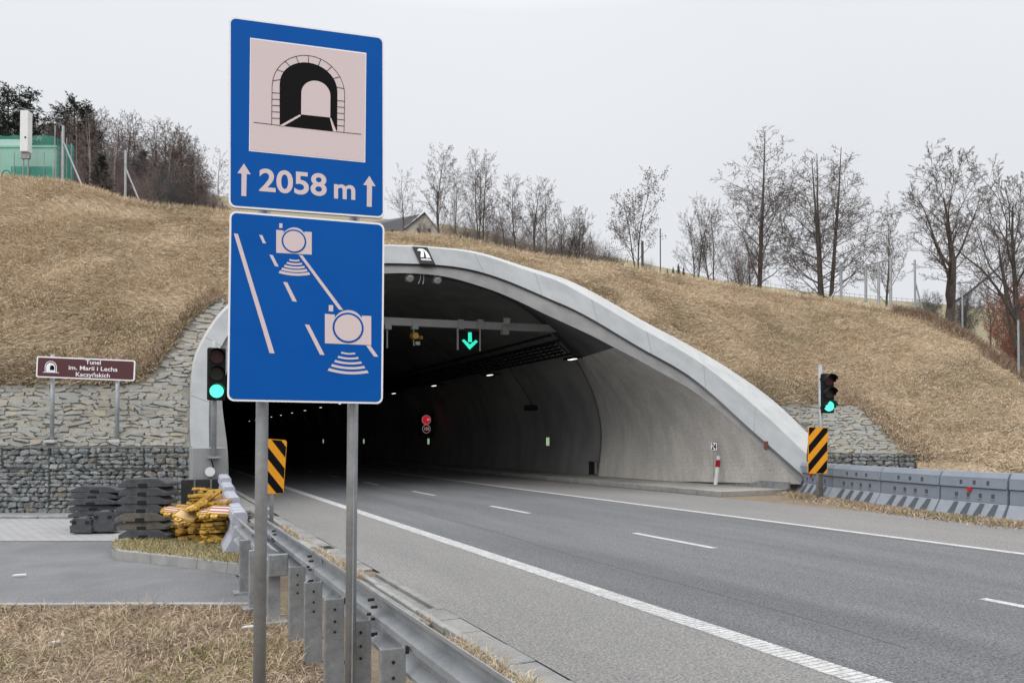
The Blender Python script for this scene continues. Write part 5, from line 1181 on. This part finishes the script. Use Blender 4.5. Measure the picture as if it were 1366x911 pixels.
for k in range(7): u = 274+k*5; tree('brushwood', 'bushred', u, 250+k*4, 60, 'low leafless undergrowth at the foot of the left wood', 'bush', 'undergrowth of the left wood', wide=.6)

# ------------------------------------------------------------------ house, cabin behind netting, fence posts
def house():
    d = 120; k = d/1000; b = UD(545, d, hz(545, d)); o = empty('house', tuple(b), 'pale house with grey tiled gable roof behind the bare trees', 'house'); o.rotation_euler = (0, 0, -TH)
    z = lambda v: EYE+elev(v, 545)*d-b.z
    x = lambda u: (u-545)*k
    zr, ze, zb = z(284), z(313), z(330)
    xg0, xg1, xa = x(528), x(592), x(567); mb = MB()
    gp = [(xg0, zb), (xg1, zb), (xg1, ze+.3), (xa, zr-.25), (xg0, ze+.3)]; mb.prism(gp, (0, .1, 0), (1, 0, 0), (0, 0, 1), .0+.25); mb.box((x(505), 2.2, (zb+z(305))/2), (x(540)-x(470), 3, z(305)-zb)); mb.build('wall', M['render'], o)
    mb = MB(); t_ = .18
    for (xa_, za_, xb_, zb_) in ((xa, zr, x(590), ze), (xa, zr, x(530), ze)):
        mb.add([(xa_, -.5, za_), (xb_, -.5, zb_-.1), (xb_, 9, zb_-.1), (xa_, 9, za_), (xa_, -.5, za_-t_), (xb_, -.5, zb_-.1-t_), (xb_, 9, zb_-.1-t_), (xa_, 9, za_-t_)], [(0, 1, 2, 3), (4, 7, 6, 5), (0, 4, 5, 1), (1, 5, 6, 2), (2, 6, 7, 3), (3, 7, 4, 0)])
    mb.add([(x(560), .6, zr-.05), (x(480), 3.5, z(290)), (x(480), .2, z(304)), (x(536), -.3, z(308))], [(0, 1, 2, 3)]); mb.build('roof', M['roof'], o)
    for u in (558, 573): mb = MB(); mb.box((x(u), -.16, z(309)), (.45, .06, .9)); mb.build('window', M['window'], o)
house()
dC = 33.0; kC = dC/1000
def V(u, v, d=dC): return P(u, v, d)
cb = empty('cabin', tuple(V(35, 250)), 'pale green cabin behind green netting at the left picture edge', 'cabin'); cb.rotation_euler = (0, 0, -TH)
def cx(u): return (u-35)*kC
def cz(v): return (250-v)*kC
mb = MB(); mb.box((cx(17), .9, (cz(192)+cz(258))/2), (cx(67)-cx(-33), 1.0, cz(192)-cz(258))); mb.build('wall', M['cabin'], cb, bevel=.03)
mb = MB(); mb.box((cx(17), .9, cz(190.5)), (cx(68)-cx(-34), 1.1, .08)); mb.build('roof', M['cabin'], cb)
mb = MB(); mb.prism(rrect(cx(-25), cz(192), cx(17), cz(178), .18), (0, 1.5, 0), (1, 0, 0), (0, 0, 1), .9); mb.build('roof_unit', M['boxwhite'], cb)
mb = MB()
for k in range(9): a = R(40*k); mb.tube([(cx(4)+.20*math.cos(a), .2, cz(231)+.2*math.sin(a)), (cx(4)+.20*math.cos(a+.7), .2, cz(231)+.2*math.sin(a+.7))], .025, 6)
mb.build('hose_reel', M['black'], cb)
nf = empty('netting_fence', tuple(V(35, 251, 32.2)), 'green netting fence on thin posts around the pale cabin', 'fence'); nf.rotation_euler = (0, 0, -TH)
mb = MB(); mb.grid([[(cx(u), -.0+.05*math.sin(u*.2), cz(v)) for u in range(-40, 76, 4)] for v in (262, 240, 225, 205, 181)]); mb.build('net', M['net'], nf)
mb = MB(); mb.grid([[(cx(74+k*.35), .12*k, cz(v+.35*k*(v < 200))) for k in range(10)] for v in (262, 220, 183)]); mb.grid([[(cx(u), 1.6, cz(v)) for u in range(-40, 72, 6)] for v in (262, 220, 174)]); mb.build('side_net', M['netdark'], nf)
mb = MB(); mb.grid([[(cx(u), -.12, cz(v)) for u in (17, 30, 45, 60, 71)] for v in (262, 245, 223)]); mb.build('lower_mesh', M['netdark'], nf)
for u in (3, 22, 41, 61): mb = MB(); mb.tube([(cx(u), -.16, cz(262)), (cx(u), -.16, cz(205))], .02, 6); mb.build('post', M['galvd'], nf)
for k, u in enumerate((72, 76, 78.5, 80.5)): mb = MB(); mb.tube([(cx(u), .12*k*2, cz(262)), (cx(u), .12*k*2, cz(168+k*5))], .028, 6); mb.build('post', M['galvd'], nf)
wb = empty('white_column', tuple(V(34, 252, 31.8)), 'tall white cabinet on legs standing in front of the green netting', 'cabinet'); wb.rotation_euler = (0, 0, -TH)
mb = MB(); mb.box((0, 0, cz(176.5)), (.34, .3, cz(149)-cz(202))); mb.build('cabinet', M['boxwhite'], wb, bevel=.015)
mb = MB(); mb.tube([(.07, -.15, cz(185)), (.07, -.165, cz(185))], .04, 12); mb.build('lock', M['black'], wb)
mb = MB()
for x in (-.1, .1): mb.tube([(x, 0, cz(260)), (x, 0, cz(202))], .03, 6)
mb.box((0, -.0, cz(207)), (.36, .12, .28)); mb.build('legs', M['galvd'], wb)
mb = MB(); mb.tube([(-.45, 0, cz(148)), (.65, .1, cz(146))], .018, 5); mb.tube([(-.3, 0, cz(144)), (.5, .1, cz(150))], .015, 5); mb.build('antenna', M['galvd'], wb)
def post(u, v0, v1, d, label, brace=None, r=.05, m='galv'):
    b = P(u, v1, d); t_ = P(u, v0, d); o = empty('fence_post', tuple(b), label, 'fence post', 'steel fence posts along the crest'); h = t_.z-b.z
    mb = MB(); mb.tube([(0, 0, -1.0), (0, 0, h)], r, 8); mb.build('post', M[m], o)
    if brace:
        q = P(brace[0], brace[1], d)-b; mb = MB(); mb.tube([(0, 0, h*brace[2]), q-Vector((0, 0, .3))], r*.7, 6); mb.build('brace', M['galv'], o)
post(83.5, 168, 248, 31.5, 'tall steel post with brace at the right end of the green netting', (116, 254, .74))
post(167, 201, 274, 32, 'steel post with brace in front of the left wood', (193, 276, .68))
post(1221, 347, 416, 37, 'steel post with brace between the frame and the broad tree', (1235, 424, .6))
post(1284, 386, 446, 33, 'thin pale post right of the broad bare tree', None, .035)
post(1359, 427, 500, 27, 'thin pale post near the right edge on the grass ridge', None, .035)
post(881, 305, 366, 40, 'thin dark pole right of the two stemmed leafy tree', None, .03, 'bark')
post(857, 322, 360, 40, 'stout dark stub post at the foot of the leafy tree', None, .07, 'bark')
nfm = empty('steel_frame', tuple(P(1155, 412, 38)), 'tall grey steel frame of four posts joined by a top rail', 'fence'); no = Vector(nfm.location)
for (u, v0, v1, d) in ((1122, 354, 408, 41), (1155, 354, 411, 39.5), (1172, 350, 412, 38), (1188, 345, 414, 37)): mb = MB(); t_ = P(u, v0, d); b = P(u, v1, d); mb.tube([b-no-Vector((0, 0, 1.2)), t_-no], .07, 8); mb.build('post', M['galv'], nfm)
mb = MB(); mb.tube([P(1122, 355, 41)-no, P(1155, 354.5, 39.5)-no, P(1188, 346, 37)-no], .035, 6); mb.build('top_rail', M['galv'], nfm)
mb = MB(); mb.tube([P(1122, 373, 41)-no, P(1102, 398, 41)-no-Vector((0, 0, .5))], .04, 6); mb.build('brace', M['galv'], nfm)
# low far fence on the field horizon
ff = empty('field_fence', tuple(UD(1120, 230, hz(1120, 230))), 'faint low post fence on the far field horizon', 'fence'); fo = Vector(ff.location)
mb = MB()
for u in range(1000, 1245, 7): q = UD(u, 225, hz(u, 225)); mb.tube([q-fo, q-fo+Vector((0, 0, 1.3))], .07, 4)
mb.build('posts', M['galvd'], ff); mb = MB(); mb.tube([UD(u, 225, hz(u, 225)+1.1)-fo for u in range(1000, 1245, 14)], .05, 4); mb.build('rail', M['galvd'], ff)
